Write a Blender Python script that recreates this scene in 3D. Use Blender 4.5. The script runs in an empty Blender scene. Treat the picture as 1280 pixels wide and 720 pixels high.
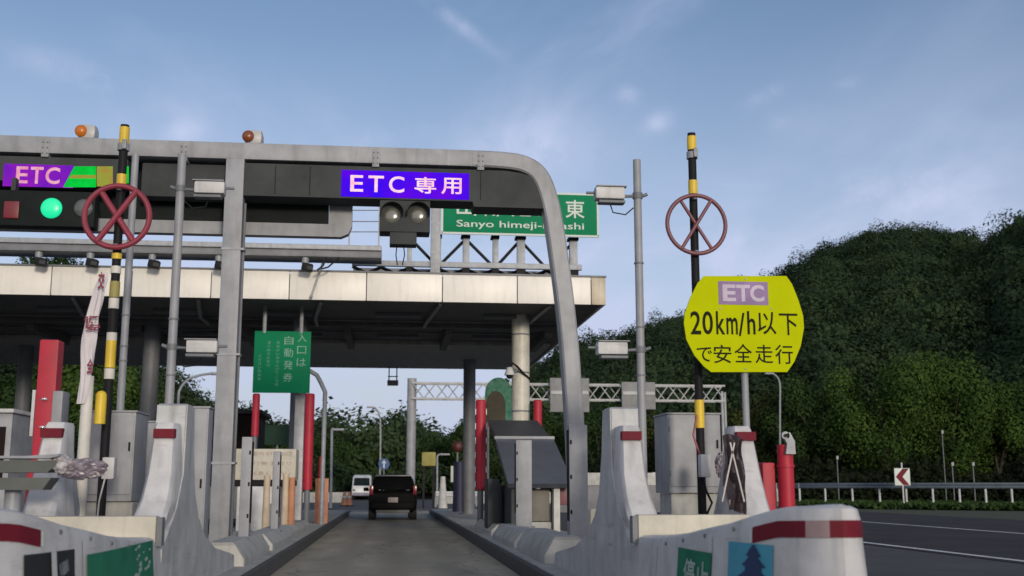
import bpy, bmesh, math, random
import numpy as np
from mathutils import Vector, Matrix
random.seed(7); rng = np.random.default_rng(7)
R = math.radians
scene = bpy.context.scene
C = scene.collection

# ------------------------------------------------------------ camera
F = 1400.0
H0 = 1.1
PITCH = math.atan(248/F)
YAW = math.atan(155/F*math.cos(PITCH))
cam = bpy.data.cameras.new('camera'); co = bpy.data.objects.new('camera', cam); C.objects.link(co)
cam.sensor_width = 36; cam.lens = F/1280*36; cam.clip_start = 0.05; cam.clip_end = 6000
co.location = (0, 0, H0)
fw = Vector((math.sin(YAW)*math.cos(PITCH), math.cos(YAW)*math.cos(PITCH), math.sin(PITCH)))
rt = Vector((math.cos(YAW), -math.sin(YAW), 0)); up = rt.cross(fw)
co.rotation_euler = Matrix((rt, up, -fw)).transposed().to_euler()
scene.camera = co
cam.dof.use_dof = True; cam.dof.focus_distance = 15; cam.dof.aperture_fstop = 2.2

# ------------------------------------------------------------ light
SUN_EL, SUN_AZ = R(9.5), R(167)       # azimuth clockwise from +Y: behind the camera
w = bpy.data.worlds.new('World'); scene.world = w; w.use_nodes = True
nt = w.node_tree; nt.nodes.clear()
def N(t, **k):
    n = nt.nodes.new(t)
    for a, b in k.items(): setattr(n, a, b)
    return n
out = N('ShaderNodeOutputWorld'); bg = N('ShaderNodeBackground'); bg.inputs[1].default_value = 0.14
sky = N('ShaderNodeTexSky', sky_type='NISHITA', sun_disc=False, sun_elevation=SUN_EL, sun_rotation=SUN_AZ,
        altitude=0, air_density=1.0, dust_density=1.6, ozone_density=1.6)
tc = N('ShaderNodeTexCoord')
sx = N('ShaderNodeSeparateXYZ'); nt.links.new(tc.outputs['Generated'], sx.inputs[0])
def math_(op, a, b=None, c=None, clamp=False):
    n = N('ShaderNodeMath', operation=op, use_clamp=clamp)
    for i, v in enumerate((a, b, c)):
        if v is None: continue
        if isinstance(v, (int, float)): n.inputs[i].default_value = v
        else: nt.links.new(v, n.inputs[i])
    return n.outputs[0]
# project direction on a cloud plane overhead: high thin cirrus, thicker near the horizon
zz = math_('MAXIMUM', sx.outputs[2], 0.02)
zz2 = math_('ADD', zz, 0.12)
u = math_('DIVIDE', sx.outputs[0], zz2); v = math_('DIVIDE', sx.outputs[1], zz2)
cb = N('ShaderNodeCombineXYZ'); nt.links.new(u, cb.inputs[0]); nt.links.new(v, cb.inputs[1])
mp = N('ShaderNodeMapping'); mp.inputs['Scale'].default_value = (1.6, 0.75, 1); mp.inputs['Rotation'].default_value = (0, 0, R(28))
mp.inputs['Location'].default_value = (0.4, 1.1, 0)
nt.links.new(cb.outputs[0], mp.inputs[0])
n1 = N('ShaderNodeTexNoise'); n1.inputs['Scale'].default_value = 1.1; n1.inputs['Detail'].default_value = 9; n1.inputs['Roughness'].default_value = .55; n1.inputs['Distortion'].default_value = .5
nt.links.new(mp.outputs[0], n1.inputs[0])
n2 = N('ShaderNodeTexNoise'); n2.inputs['Scale'].default_value = 0.55; n2.inputs['Detail'].default_value = 3
nt.links.new(mp.outputs[0], n2.inputs[0])
def ramp(x, p0, p1):
    m = N('ShaderNodeMapRange', interpolation_type='SMOOTHSTEP'); m.inputs[1].default_value = p0; m.inputs[2].default_value = p1
    nt.links.new(x, m.inputs[0]); return m.outputs[0]
wisps = math_('MULTIPLY', ramp(n1.outputs[0], .50, .78), ramp(n2.outputs[0], .40, .62))
# soft bank low over the horizon
low = ramp(sx.outputs[2], .42, .10)
bank = math_('MULTIPLY', low, math_('ADD', math_('MULTIPLY', ramp(n1.outputs[0], .36, .66), .54), .56))
cl = math_('ADD', math_('MULTIPLY', wisps, .6), math_('MULTIPLY', bank, 1.0), clamp=True)
# a few distinct cirrus streaks at their own places in the sky
n5 = N('ShaderNodeTexNoise'); n5.inputs['Scale'].default_value = 14; n5.inputs['Detail'].default_value = 7; n5.inputs['Roughness'].default_value = .65; nt.links.new(tc.outputs['Generated'], n5.inputs[0])
brk = ramp(n5.outputs[0], .32, .68)
def skydir(px, py): return (fw + rt*((px-640)/F) + up*((360-py)/F)).normalized()
for (px0, py0, px1, py1, wpx, amp) in ((515, -15, 625, 68, 9, .5), (0, 60, 190, 120, 16, .4), (930, 132, 985, 108, 8, .5), (1040, 108, 1082, 98, 6, .4), (765, 122, 802, 116, 11, .45), (800, 166, 846, 140, 12, .5), (540, 215, 760, 165, 45, .6), (1000, 250, 1250, 235, 30, .5), (820, 330, 960, 290, 40, .5), (960, 158, 990, 148, 8, .25), (200, 170, 260, 158, 14, .4), (400, 190, 560, 150, 16, .3)):
    d0, d1 = skydir(px0, py0), skydir(px1, py1); cdir = ((d0+d1)/2).normalized(); ax = (d1-d0); hl = ax.length/2; ax.normalize(); bx = cdir.cross(ax)
    def dotn(vv):
        q = N('ShaderNodeVectorMath', operation='DOT_PRODUCT'); nt.links.new(tc.outputs['Generated'], q.inputs[0]); q.inputs[1].default_value = vv; return q.outputs['Value']
    a_ = math_('DIVIDE', dotn(ax), hl*.8); b_ = math_('DIVIDE', dotn(bx), wpx/F)
    e_ = math_('EXPONENT', math_('MULTIPLY', math_('ADD', math_('MULTIPLY', a_, a_), math_('MULTIPLY', b_, b_)), -1))
    e_ = math_('MULTIPLY', e_, math_('GREATER_THAN', dotn(cdir), 0))
    cl = math_('ADD', cl, math_('MULTIPLY', math_('MULTIPLY', e_, brk), amp), clamp=True)
mix = N('ShaderNodeMix', data_type='RGBA'); nt.links.new(cl, mix.inputs[0])
tint = N('ShaderNodeMix', data_type='RGBA', blend_type='MULTIPLY'); tint.inputs[0].default_value = 1; tint.inputs[7].default_value = (1.0, .965, 1.07, 1)
nt.links.new(sky.outputs[0], tint.inputs[6]); nt.links.new(tint.outputs[2], mix.inputs[6])
CLOUD = (3.8, 4.25, 5.75, 1); mix.inputs[7].default_value = CLOUD
mixh = N('ShaderNodeMix', data_type='RGBA'); nt.links.new(math_('MULTIPLY', ramp(sx.outputs[2], .17, .02), .7), mixh.inputs[0]); nt.links.new(mix.outputs[2], mixh.inputs[6]); mixh.inputs[7].default_value = (3.5, 3.85, 4.6, 1)
# unseen bright cloud added on the sun's side, as fill for front faces
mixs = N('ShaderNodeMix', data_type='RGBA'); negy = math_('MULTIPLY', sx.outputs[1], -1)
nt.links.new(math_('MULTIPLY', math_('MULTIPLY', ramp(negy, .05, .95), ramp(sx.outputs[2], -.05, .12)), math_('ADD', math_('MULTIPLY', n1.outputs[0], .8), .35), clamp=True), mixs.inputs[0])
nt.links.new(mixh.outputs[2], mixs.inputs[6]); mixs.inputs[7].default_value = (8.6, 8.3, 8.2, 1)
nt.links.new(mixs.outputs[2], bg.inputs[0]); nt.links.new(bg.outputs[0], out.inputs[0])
sl = bpy.data.lights.new('sun', 'SUN'); sl.energy = 1.65; sl.angle = R(7); sl.color = (1, .88, .72)
so = bpy.data.objects.new('sun', sl); C.objects.link(so); so.location = (0, -20, 20)
sd = Vector((math.sin(SUN_AZ)*math.cos(SUN_EL), math.cos(SUN_AZ)*math.cos(SUN_EL), math.sin(SUN_EL)))
so.rotation_euler = sd.to_track_quat('Z', 'Y').to_euler()
scene.view_settings.view_transform = 'Standard'; scene.view_settings.look = 'None'
scene.view_settings.exposure = 0.1; scene.view_settings.gamma = 1.0; scene.view_settings.use_curve_mapping = False
scene.cycles.max_bounces = 6; scene.cycles.use_denoising = True

# ------------------------------------------------------------ helpers
def P(px, py, Y):
    """point on the vertical plane at distance Y seen at pixel (px,py) of the 1280x720 photo"""
    d = fw + rt*((px-640)/F) + up*((360-py)/F)
    k = Y/d.y
    return Vector((d.x*k, Y, H0 + d.z*k))
def PX(px, Y, py=608): return P(px, py, Y).x
def PZ(px, py, Y): return P(px, py, Y).z

MATS = {}
def mat(name, col, rough=.6, metal=0, var=.12, vscale=3.0, dirt=0, bump=0, bscale=30, spec=.5, emit=None, estr=0, col2=None, stretch=(1,1,1), coat=0, scuff=0, tracks=0):
    if name in MATS: return MATS[name]
    m = bpy.data.materials.new(name); m.use_nodes = True; t = m.node_tree
    b = t.nodes['Principled BSDF']; L = t.links.new
    b.inputs['Roughness'].default_value = rough; b.inputs['Metallic'].default_value = metal
    b.inputs['Specular IOR Level'].default_value = spec; b.inputs['Coat Weight'].default_value = coat
    tcn = t.nodes.new('ShaderNodeTexCoord'); mpn = t.nodes.new('ShaderNodeMapping'); mpn.inputs['Scale'].default_value = stretch
    L(tcn.outputs['Object'], mpn.inputs[0])
    n = t.nodes.new('ShaderNodeTexNoise'); n.inputs['Scale'].default_value = vscale; n.inputs['Detail'].default_value = 6; n.inputs['Roughness'].default_value = .6
    L(mpn.outputs[0], n.inputs[0])
    mr = t.nodes.new('ShaderNodeMapRange'); mr.inputs[1].default_value = .3; mr.inputs[2].default_value = .7
    L(n.outputs[0], mr.inputs[0])
    mx = t.nodes.new('ShaderNodeMix'); mx.data_type = 'RGBA'; L(mr.outputs[0], mx.inputs[0])
    c2 = col2 or tuple(c*(1-2*var) for c in col)
    mx.inputs[6].default_value = (*c2, 1); mx.inputs[7].default_value = (*[min(1, c*(1+var)) for c in col], 1)
    last = mx.outputs[2]
    if dirt:
        n3 = t.nodes.new('ShaderNodeTexNoise'); n3.inputs['Scale'].default_value = 1.0; n3.inputs['Detail'].default_value = 8
        mp3 = t.nodes.new('ShaderNodeMapping'); mp3.inputs['Scale'].default_value = (9, 9, 1.2); L(tcn.outputs['Object'], mp3.inputs[0]); L(mp3.outputs[0], n3.inputs[0])
        r3 = t.nodes.new('ShaderNodeMapRange'); r3.inputs[1].default_value = .52; r3.inputs[2].default_value = .8; r3.inputs[4].default_value = dirt
        L(n3.outputs[0], r3.inputs[0])
        m3 = t.nodes.new('ShaderNodeMix'); m3.data_type = 'RGBA'; L(r3.outputs[0], m3.inputs[0]); L(last, m3.inputs[6]); m3.inputs[7].default_value = (.06, .055, .045, 1)
        last = m3.outputs[2]
    if scuff:
        n5_ = t.nodes.new('ShaderNodeTexNoise'); n5_.inputs['Scale'].default_value = 1.0; n5_.inputs['Detail'].default_value = 10; n5_.inputs['Roughness'].default_value = .7
        mp5 = t.nodes.new('ShaderNodeMapping'); mp5.inputs['Scale'].default_value = (3, 1.6, 16); L(tcn.outputs['Object'], mp5.inputs[0]); L(mp5.outputs[0], n5_.inputs[0])
        r5 = t.nodes.new('ShaderNodeMapRange'); r5.inputs[1].default_value = .56; r5.inputs[2].default_value = .70; r5.inputs[4].default_value = scuff; L(n5_.outputs[0], r5.inputs[0])
        n6_ = t.nodes.new('ShaderNodeTexNoise'); n6_.inputs['Scale'].default_value = 1.3; L(tcn.outputs['Object'], n6_.inputs[0])
        r6 = t.nodes.new('ShaderNodeMapRange'); r6.inputs[1].default_value = .42; r6.inputs[2].default_value = .62; L(n6_.outputs[0], r6.inputs[0])
        mm = t.nodes.new('ShaderNodeMath'); mm.operation = 'MULTIPLY'; L(r5.outputs[0], mm.inputs[0]); L(r6.outputs[0], mm.inputs[1])
        m5 = t.nodes.new('ShaderNodeMix'); m5.data_type = 'RGBA'; L(mm.outputs[0], m5.inputs[0]); L(last, m5.inputs[6]); m5.inputs[7].default_value = (.09, .085, .08, 1); last = m5.outputs[2]
    if tracks:
        sp = t.nodes.new('ShaderNodeSeparateXYZ'); L(tcn.outputs['Object'], sp.inputs[0])
        def mt(op, a, b2=None):
            q = t.nodes.new('ShaderNodeMath'); q.operation = op
            for i_, v_ in enumerate((a, b2)):
                if v_ is None: continue
                if isinstance(v_, (int, float)): q.inputs[i_].default_value = v_
                else: L(v_, q.inputs[i_])
            return q.outputs[0]
        acc = None
        for cx_, wd_, am_ in ((-.62, .20, .5), (.86, .20, .5), (.12, .30, .75)):
            e = mt('MULTIPLY', mt('EXPONENT', mt('MULTIPLY', mt('POWER', mt('ABSOLUTE', mt('DIVIDE', mt('SUBTRACT', sp.outputs[0], cx_), wd_)), 2), -1)), am_)
            acc = e if acc is None else mt('ADD', acc, e)
        acc = mt('MULTIPLY', mt('MULTIPLY', acc, mr.outputs[0]), tracks)
        m7 = t.nodes.new('ShaderNodeMix'); m7.data_type = 'RGBA'; L(acc, m7.inputs[0]); L(last, m7.inputs[6]); m7.inputs[7].default_value = (.05, .045, .035, 1); last = m7.outputs[2]
        vo = t.nodes.new('ShaderNodeTexVoronoi'); vo.feature = 'DISTANCE_TO_EDGE'; vo.inputs['Scale'].default_value = .55
        nv = t.nodes.new('ShaderNodeTexNoise'); nv.inputs['Scale'].default_value = 2.5; L(tcn.outputs['Object'], nv.inputs[0])
        av = t.nodes.new('ShaderNodeVectorMath'); av.operation = 'MULTIPLY_ADD'; L(nv.outputs['Color'], av.inputs[0]); av.inputs[1].default_value = (.5, .5, 0); L(tcn.outputs['Object'], av.inputs[2]); L(av.outputs[0], vo.inputs['Vector'])
        cr = mt('MULTIPLY', mt('LESS_THAN', vo.outputs['Distance'], .008), .45)
        m8 = t.nodes.new('ShaderNodeMix'); m8.data_type = 'RGBA'; L(cr, m8.inputs[0]); L(last, m8.inputs[6]); m8.inputs[7].default_value = (.03, .028, .024, 1); last = m8.outputs[2]
    L(last, b.inputs['Base Color'])
    if bump:
        n4 = t.nodes.new('ShaderNodeTexNoise'); n4.inputs['Scale'].default_value = bscale; n4.inputs['Detail'].default_value = 4
        L(mpn.outputs[0], n4.inputs[0]); bn = t.nodes.new('ShaderNodeBump'); bn.inputs['Strength'].default_value = bump; bn.inputs['Distance'].default_value = .02
        L(n4.outputs[0], bn.inputs['Height']); L(bn.outputs[0], b.inputs['Normal'])
    if emit:
        if isinstance(emit[0], tuple):
            me_ = t.nodes.new('ShaderNodeMix'); me_.data_type = 'RGBA'; L(mr.outputs[0], me_.inputs[0])
            me_.inputs[6].default_value = (*emit[0], 1); me_.inputs[7].default_value = (*emit[1], 1); L(me_.outputs[2], b.inputs['Emission Color'])
        else: b.inputs['Emission Color'].default_value = (*emit, 1)
        b.inputs['Emission Strength'].default_value = estr
    MATS[name] = m; return m
def s(*c):   # sRGB 0-255 to linear
    return tuple(((x/255)/12.92 if x/255 <= .04045 else ((x/255+.055)/1.055)**2.4) for x in c)

GREY = mat('painted_grey', (.29, .30, .325), .5, dirt=.35)
GREYD = mat('dull_grey_metal', (.16, .17, .19), .55, dirt=.3)
STEEL = mat('galvanised_steel', (.30, .32, .35), .5, metal=.1, dirt=.3, vscale=8)
WHITE = mat('white_paint', (.54, .54, .55), .5, dirt=.35, scuff=.5)
FASC = mat('cream_fascia_panel', (.77, .745, .69), .4, var=.03, dirt=.15)
BLACK = mat('black_paint', (.014, .014, .016), .6, spec=.15)
DARK = mat('dark_housing', (.052, .057, .060), .7, spec=.2, dirt=.2)
DARKB = mat('dark_screen', (.012, .016, .016), .6, spec=.1)
YEL = mat('yellow_paint', (.72, .50, .03), .45, dirt=.25)
RED = mat('red_foam', (.42, .012, .035), .55, dirt=.2)
REDW = mat('faded_red_paint', (.26, .03, .055), .5, dirt=.2)
REDB = mat('weathered_red_paint', (.17, .05, .065), .5, dirt=.2)
REFR = mat('red_reflector', (.15, .012, .024), .6, spec=.15, dirt=.25)
REFP = mat('faded_reflector', (.36, .26, .26), .6, spec=.15)
CONC = mat('concrete', (.38, .38, .36), .85, dirt=.4, bump=.3)
CONCL = mat('pale_concrete', (.50, .50, .48), .8, dirt=.3, bump=.2)
KERB = mat('dark_kerb_concrete', (.06, .06, .062), .85, dirt=.4, bump=.3)
SIGNG = mat('green_sign_sheet', (.003, .20, .088), .6, spec=.12, var=.05)
SIGNW = mat('white_sign_sheet', (.60, .66, .62), .6, spec=.15, var=.03)
SIGNF = mat('faded_lettering', (.26, .46, .36), .7, spec=.1)
SIGNY = mat('fluorescent_yellow_sheet', (.47, .53, .002), .7, spec=.04, var=.03)
PURP = mat('faded_purple_sheet', (.29, .20, .36), .7, spec=.1)
LILAC = mat('pale_lilac_lettering', (.52, .46, .56), .7, spec=.1)
INK = mat('black_lettering', (.02, .02, .012), .8, spec=.05)
AMBER = mat('amber_lens', (.55, .16, .02), .2, emit=(.9, .22, .02), estr=.15)
TAPE = mat('white_tape', (.62, .60, .55), .6)
TYRE = mat('black_rubber', (.02, .02, .02), .8)
BEIGE = mat('beige_panel', (.52, .49, .41), .6, dirt=.3)
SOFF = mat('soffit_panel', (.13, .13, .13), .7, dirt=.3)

class MB:
    """collects shapes in world coordinates and links them as ONE mesh object"""
    def __init__(self, mir=False): self.bm = bmesh.new(); self.mir = mir
    def box(self, c, d, bev=.008, rz=0, rx=0, ry=0):
        m = Matrix.Translation(Vector(c)) @ Matrix.Rotation(rz, 4, 'Z') @ Matrix.Rotation(rx, 4, 'X') @ Matrix.Rotation(ry, 4, 'Y') @ Matrix.Diagonal((*d, 1))
        r = bmesh.ops.create_cube(self.bm, size=1, matrix=m)
        if bev and min(d) > bev*2.5:
            es = list({e for vv in r['verts'] for e in vv.link_edges})
            bmesh.ops.bevel(self.bm, geom=es, offset=bev, segments=2, affect='EDGES', profile=.6)
        return self
    def span(self, x0, x1, y0, y1, z0, z1, bev=.008): return self.box(((x0+x1)/2, (y0+y1)/2, (z0+z1)/2), (abs(x1-x0), abs(y1-y0), abs(z1-z0)), bev)
    def cyl(self, p0, p1, r0, r1=None, seg=16, cap=True):
        p0, p1 = Vector(p0), Vector(p1); r1 = r0 if r1 is None else r1; d = p1-p0
        q = d.to_track_quat('Z', 'Y').to_matrix().to_4x4()
        bmesh.ops.create_cone(self.bm, cap_ends=cap, segments=seg, radius1=r0, radius2=r1, depth=d.length, matrix=Matrix.Translation((p0+p1)/2) @ q)
        return self
    def tube(self, pts, r, seg=10, closed=False):
        pts = [Vector(p) for p in pts]; n = len(pts); rings = []
        for i, p in enumerate(pts):
            a = pts[(i-1) % n] if (closed or i > 0) else p; b = pts[(i+1) % n] if (closed or i < n-1) else p
            t = (b-a).normalized(); ref = Vector((0, 1, 0)) if abs(t.y) < .9 else Vector((1, 0, 0))
            e1 = t.cross(ref).normalized(); e2 = t.cross(e1)
            rr = r[i] if isinstance(r, (list, tuple)) else r
            rings.append([self.bm.verts.new(p+rr*(math.cos(k*2*math.pi/seg)*e1+math.sin(k*2*math.pi/seg)*e2)) for k in range(seg)])
        for i in range(n if closed else n-1):
            A, B = rings[i], rings[(i+1) % n]
            for k in range(seg): self.bm.faces.new((A[k], A[(k+1) % seg], B[(k+1) % seg], B[k]))
        if not closed: self.bm.faces.new(rings[0][::-1]); self.bm.faces.new(rings[-1])
        return self
    def prism(self, poly, axis, a, b):
        """poly: 2D points; axis 'y': (x,z) from y=a to y=b, 'x': (y,z) from x=a to x=b, 'z': (x,y) from z=a to b"""
        f = {'y': lambda p, t: (p[0], t, p[1]), 'x': lambda p, t: (t, p[0], p[1]), 'z': lambda p, t: (p[0], p[1], t)}[axis]
        A = [self.bm.verts.new(f(p, a)) for p in poly]; B = [self.bm.verts.new(f(p, b)) for p in poly]
        n = len(poly); self.bm.faces.new(A); self.bm.faces.new(B[::-1])
        for i in range(n): self.bm.faces.new((A[i], B[i], B[(i+1) % n], A[(i+1) % n]))
        return self
    def sph(self, c, r, sc=(1, 1, 1), seg=16):
        bmesh.ops.create_uvsphere(self.bm, u_segments=seg, v_segments=seg//2+2, radius=r, matrix=Matrix.Translation(Vector(c)) @ Matrix.Diagonal((*sc, 1))); return self
    def grid(self, rows):
        V = [[self.bm.verts.new(p) for p in r] for r in rows]
        for i in range(len(V)-1):
            for j in range(len(V[0])-1): self.bm.faces.new((V[i][j], V[i][j+1], V[i+1][j+1], V[i+1][j]))
        return self
    def mesh(self, verts, faces):
        V = [self.bm.verts.new(p) for p in verts]
        for f in faces:
            try: self.bm.faces.new([V[i] for i in f])
            except ValueError: pass
        return self
    def build(self, name, m, parent=None, loc=None, smooth=True, fixn=True):
        bm = self.bm
        if self.mir:
            for vv in bm.verts: vv.co.x = MX(vv.co.x)
            bmesh.ops.reverse_faces(bm, faces=bm.faces[:])
        if fixn: bmesh.ops.recalc_face_normals(bm, faces=bm.faces[:])
        o0 = Vector((0, 0, 0))
        if parent is not None:
            o0 = parent['_o'] if '_o' in parent else (0, 0, 0); o0 = Vector(o0)
        elif loc is not None: o0 = Vector(loc)
        else:
            co_ = [vv.co for vv in bm.verts]
            o0 = Vector(((min(c.x for c in co_)+max(c.x for c in co_))/2, (min(c.y for c in co_)+max(c.y for c in co_))/2, min(c.z for c in co_)))
        for vv in bm.verts: vv.co -= o0
        me = bpy.data.meshes.new(name); bm.to_mesh(me); bm.free()
        if smooth:
            me.polygons.foreach_set('use_smooth', [True]*len(me.polygons))
            me.set_sharp_from_angle(angle=R(35))
        me.materials.append(m)
        o = bpy.data.objects.new(name, me); C.objects.link(o)
        if parent is not None: o.parent = parent
        else: o.location = o0
        o['_o'] = tuple(o0)
        return o
def MX(x): return .24-x
def thing(name, loc, label, cat, group=None):
    o = bpy.data.objects.new(name, None); C.objects.link(o); o.location = loc; o.empty_display_size = .2
    o['_o'] = tuple(loc); return tag(o, label, cat, group)
def tag(o, label, cat, group=None):
    o['label'] = label; o['category'] = cat
    if group: o['group'] = group
    return o
def struct(o, kind='structure'): o['kind'] = kind; return o
def dup(root, loc, label, group=None):
    def cp(o, par):
        c = o.copy(); C.objects.link(c); c.parent = par
        for ch in [x for x in bpy.data.objects if x.parent == o]: cp(ch, c)
        return c
    r = cp(root, None); r.location = loc; r['label'] = label
    if group: r['group'] = group
    return r
_tcache = {}
def textmesh(body, bold=0):
    k = (body, bold)
    if k in _tcache: return _tcache[k]
    cu = bpy.data.curves.new('t', 'FONT'); cu.body = body; cu.size = 1; cu.offset = bold; cu.resolution_u = 4; cu.fill_mode = 'FRONT'
    o = bpy.data.objects.new('t', cu); C.objects.link(o); bpy.context.view_layer.update()
    me = bpy.data.meshes.new_from_object(o.evaluated_get(bpy.context.evaluated_depsgraph_get()))
    vs = [tuple(v_.co) for v_ in me.vertices]; fs = [tuple(p.vertices) for p in me.polygons]
    bpy.data.objects.remove(o); bpy.data.curves.remove(cu); bpy.data.meshes.remove(me)
    _tcache[k] = (vs, fs); return vs, fs
def text(mb, body, fn, x0, x1, z0, z1, bold=0):
    """lay text out so that its box fills x0..x1, z0..z1 of a surface given by fn(a,b)->point"""
    vs, fs = textmesh(body, bold)
    if not vs: return
    a0 = min(v_[0] for v_ in vs); a1 = max(v_[0] for v_ in vs); b0 = min(v_[1] for v_ in vs); b1 = max(v_[1] for v_ in vs)
    pts = [fn(x0+(v_[0]-a0)/(a1-a0)*(x1-x0), z0+(v_[1]-b0)/(b1-b0)*(z1-z0)) for v_ in vs]
    mb.mesh(pts, fs)
def flat(Y): return lambda a, b: (a, Y, b)

# ------------------------------------------------------------ ground and roads
def noise_mat_ground():
    m = mat('roadside_grass', (.045, .06, .022), .95, col2=(.03, .035, .018), vscale=.6, bump=.5, bscale=8); return m
g = MB().grid([[(x, y, -.02) for x in (-3000, -200, 0, 200, 3000)] for y in (-3000, -100, 0, 200, 3500)])
struct(g.build('ground', noise_mat_ground(), loc=(0, 0, 0), smooth=False))
ASPH = mat('asphalt', (.062, .062, .062), .9, col2=(.04, .04, .041), vscale=.8, bump=.4, bscale=60)
LANE = mat('lane_paving', (.34, .305, .235), .85, col2=(.22, .20, .155), vscale=1.6, bump=.3, bscale=50, stretch=(1, .25, 1), tracks=.75)
ASPH2 = mat('dark_asphalt', (.052, .05, .052), .95, spec=.2, col2=(.03, .03, .032), vscale=.5, bump=.4, bscale=50)
struct(MB().grid([[(x, y, -.012) for x in (-45, 9.2)] for y in (-12, 130)]).build('toll_plaza', ASPH, loc=(0, 0, 0), smooth=False))
struct(MB().grid([[(x, y, -.006) for x in (-1.6, 1.85)] for y in (-6, 52)]).build('lane_surface', LANE, loc=(0, 0, 0), smooth=False))
# opposite carriageway on the right, curving away
def carr(t, X):  # t: distance along
    y = t; x = X + 0.0*t
    return (x, y)
rows = [[(x, y, -.004) for x in (9.2, 21.0)] for y in (-20, 20, 60, 120)]
struct(MB().grid(rows).build('road', ASPH2, loc=(0, 0, 0), smooth=False))
LINE = mat('white_road_paint', (.62, .62, .60), .7, dirt=.4)
for X0 in (9.4, 14.9):
    o = MB().grid([[(x, y, .0) for x in (X0, X0+.18)] for y in (-20, 20, 60, 110)]).build('road_marking', LINE, loc=(0, 0, 0), smooth=False); struct(o)
o = MB().grid([[(x, y, .0) for x in (-9, 2.6)] for y in (54, 54.35)]).build('road_marking', LINE, loc=(0, 0, 0), smooth=False); struct(o)
o = MB().mesh([(2.0, 50, .0), (2.15, 50, .0), (5.8, 44, .0), (5.6, 43.8, .0)], [(0, 1, 2, 3)]).build('road_marking', LINE, loc=(0, 0, 0), smooth=False); struct(o)
# toll islands
def island(name, x0, x1, y0, y1):
    c = (x0+x1)/2; wd = (x1-x0)/2; pts = []
    for k in range(13):
        a = math.pi*k/12; pts.append((c+wd*math.cos(a), y1+wd*.9*math.sin(a)))
    for k in range(13):
        a = math.pi+math.pi*k/12; pts.append((c+wd*math.cos(a), y0+wd*.9*math.sin(a)))
    b = MB(); b.prism(pts, 'z', -.02, .17); o = b.build(name, KERB, loc=(0, 0, 0)); struct(o)
    b = MB(); q = [(c+(p[0]-c)*.92, (y0+y1)/2+(p[1]-(y0+y1)/2)*.996) for p in pts]; b.prism(q, 'z', .165, .185)
    struct(b.build('island_paving', CONC, loc=(0, 0, 0)))
island('island_right', 1.67, 3.75, 6.6, 46)
island('island_left', MX(3.75), -1.45, 6.6, 44)
island('island_far', -9.3, -7.0, 12, 44)

# ------------------------------------------------------------ island noses
path_ctrl = [(2.0, 9.6), (2.0, 8.6), (2.0, 7.6), (2.03, 7.0), (2.10, 6.5), (2.21, 6.1), (2.34, 5.86), (2.46, 5.84), (2.58, 6.03), (2.85, 6.7), (3.15, 7.45), (3.42, 8.2), (3.44, 8.8), (3.44, 9.6)]
def catmull(pts, n=8):
    res = []
    for i in range(len(pts)-1):
        p0 = pts[max(i-1, 0)]; p1 = pts[i]; p2 = pts[i+1]; p3 = pts[min(i+2, len(pts)-1)]
        for k in range(n):
            t = k/n
            res.append(tuple(.5*((2*p1[j])+(-p0[j]+p2[j])*t+(2*p0[j]-5*p1[j]+4*p2[j]-p3[j])*t*t+(-p0[j]+3*p1[j]-3*p2[j]+p3[j])*t**3) for j in range(len(p1))))
    res.append(pts[-1]); return res
PATH = catmull(path_ctrl)
SA = [0]
for i in range(1, len(PATH)): SA.append(SA[-1]+math.dist(PATH[i], PATH[i-1]))
def interp(x, xs, ys):
    return float(np.interp(x, xs, ys))
def hprof(Y): return interp(Y, [5.8, 6.2, 6.8, 7.6, 8.4, 9.6], [1.0, .985, .88, .79, .73, .70])
def path_at(sv):
    x = interp(sv, SA, [p[0] for p in PATH]); y = interp(sv, SA, [p[1] for p in PATH])
    x2 = interp(sv+.02, SA, [p[0] for p in PATH]); y2 = interp(sv+.02, SA, [p[1] for p in PATH])
    x1 = interp(sv-.02, SA, [p[0] for p in PATH]); y1 = interp(sv-.02, SA, [p[1] for p in PATH])
    t = Vector((x2-x1, y2-y1)).normalized(); n = Vector((t.y, -t.x))
    c = Vector((2.72, 9.0)); 
    if n.dot(Vector((x, y))-c) < 0: n = -n
    return x, y, n
def s_of_Y(Y):   # lane side
    for i in range(len(PATH)):
        if PATH[i][1] <= Y: return SA[i]
    return SA[-1]
def surf(sv, z, off=0):
    x, y, n = path_at(sv); h = hprof(y); b = .09*max(0, 1-z/h)**1.5 + off
    return Vector((x+n.x*b, y+n.y*b, z))
WING = mat('wing_paint', (.48, .49, .50), .55, dirt=.4, scuff=.6)
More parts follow.
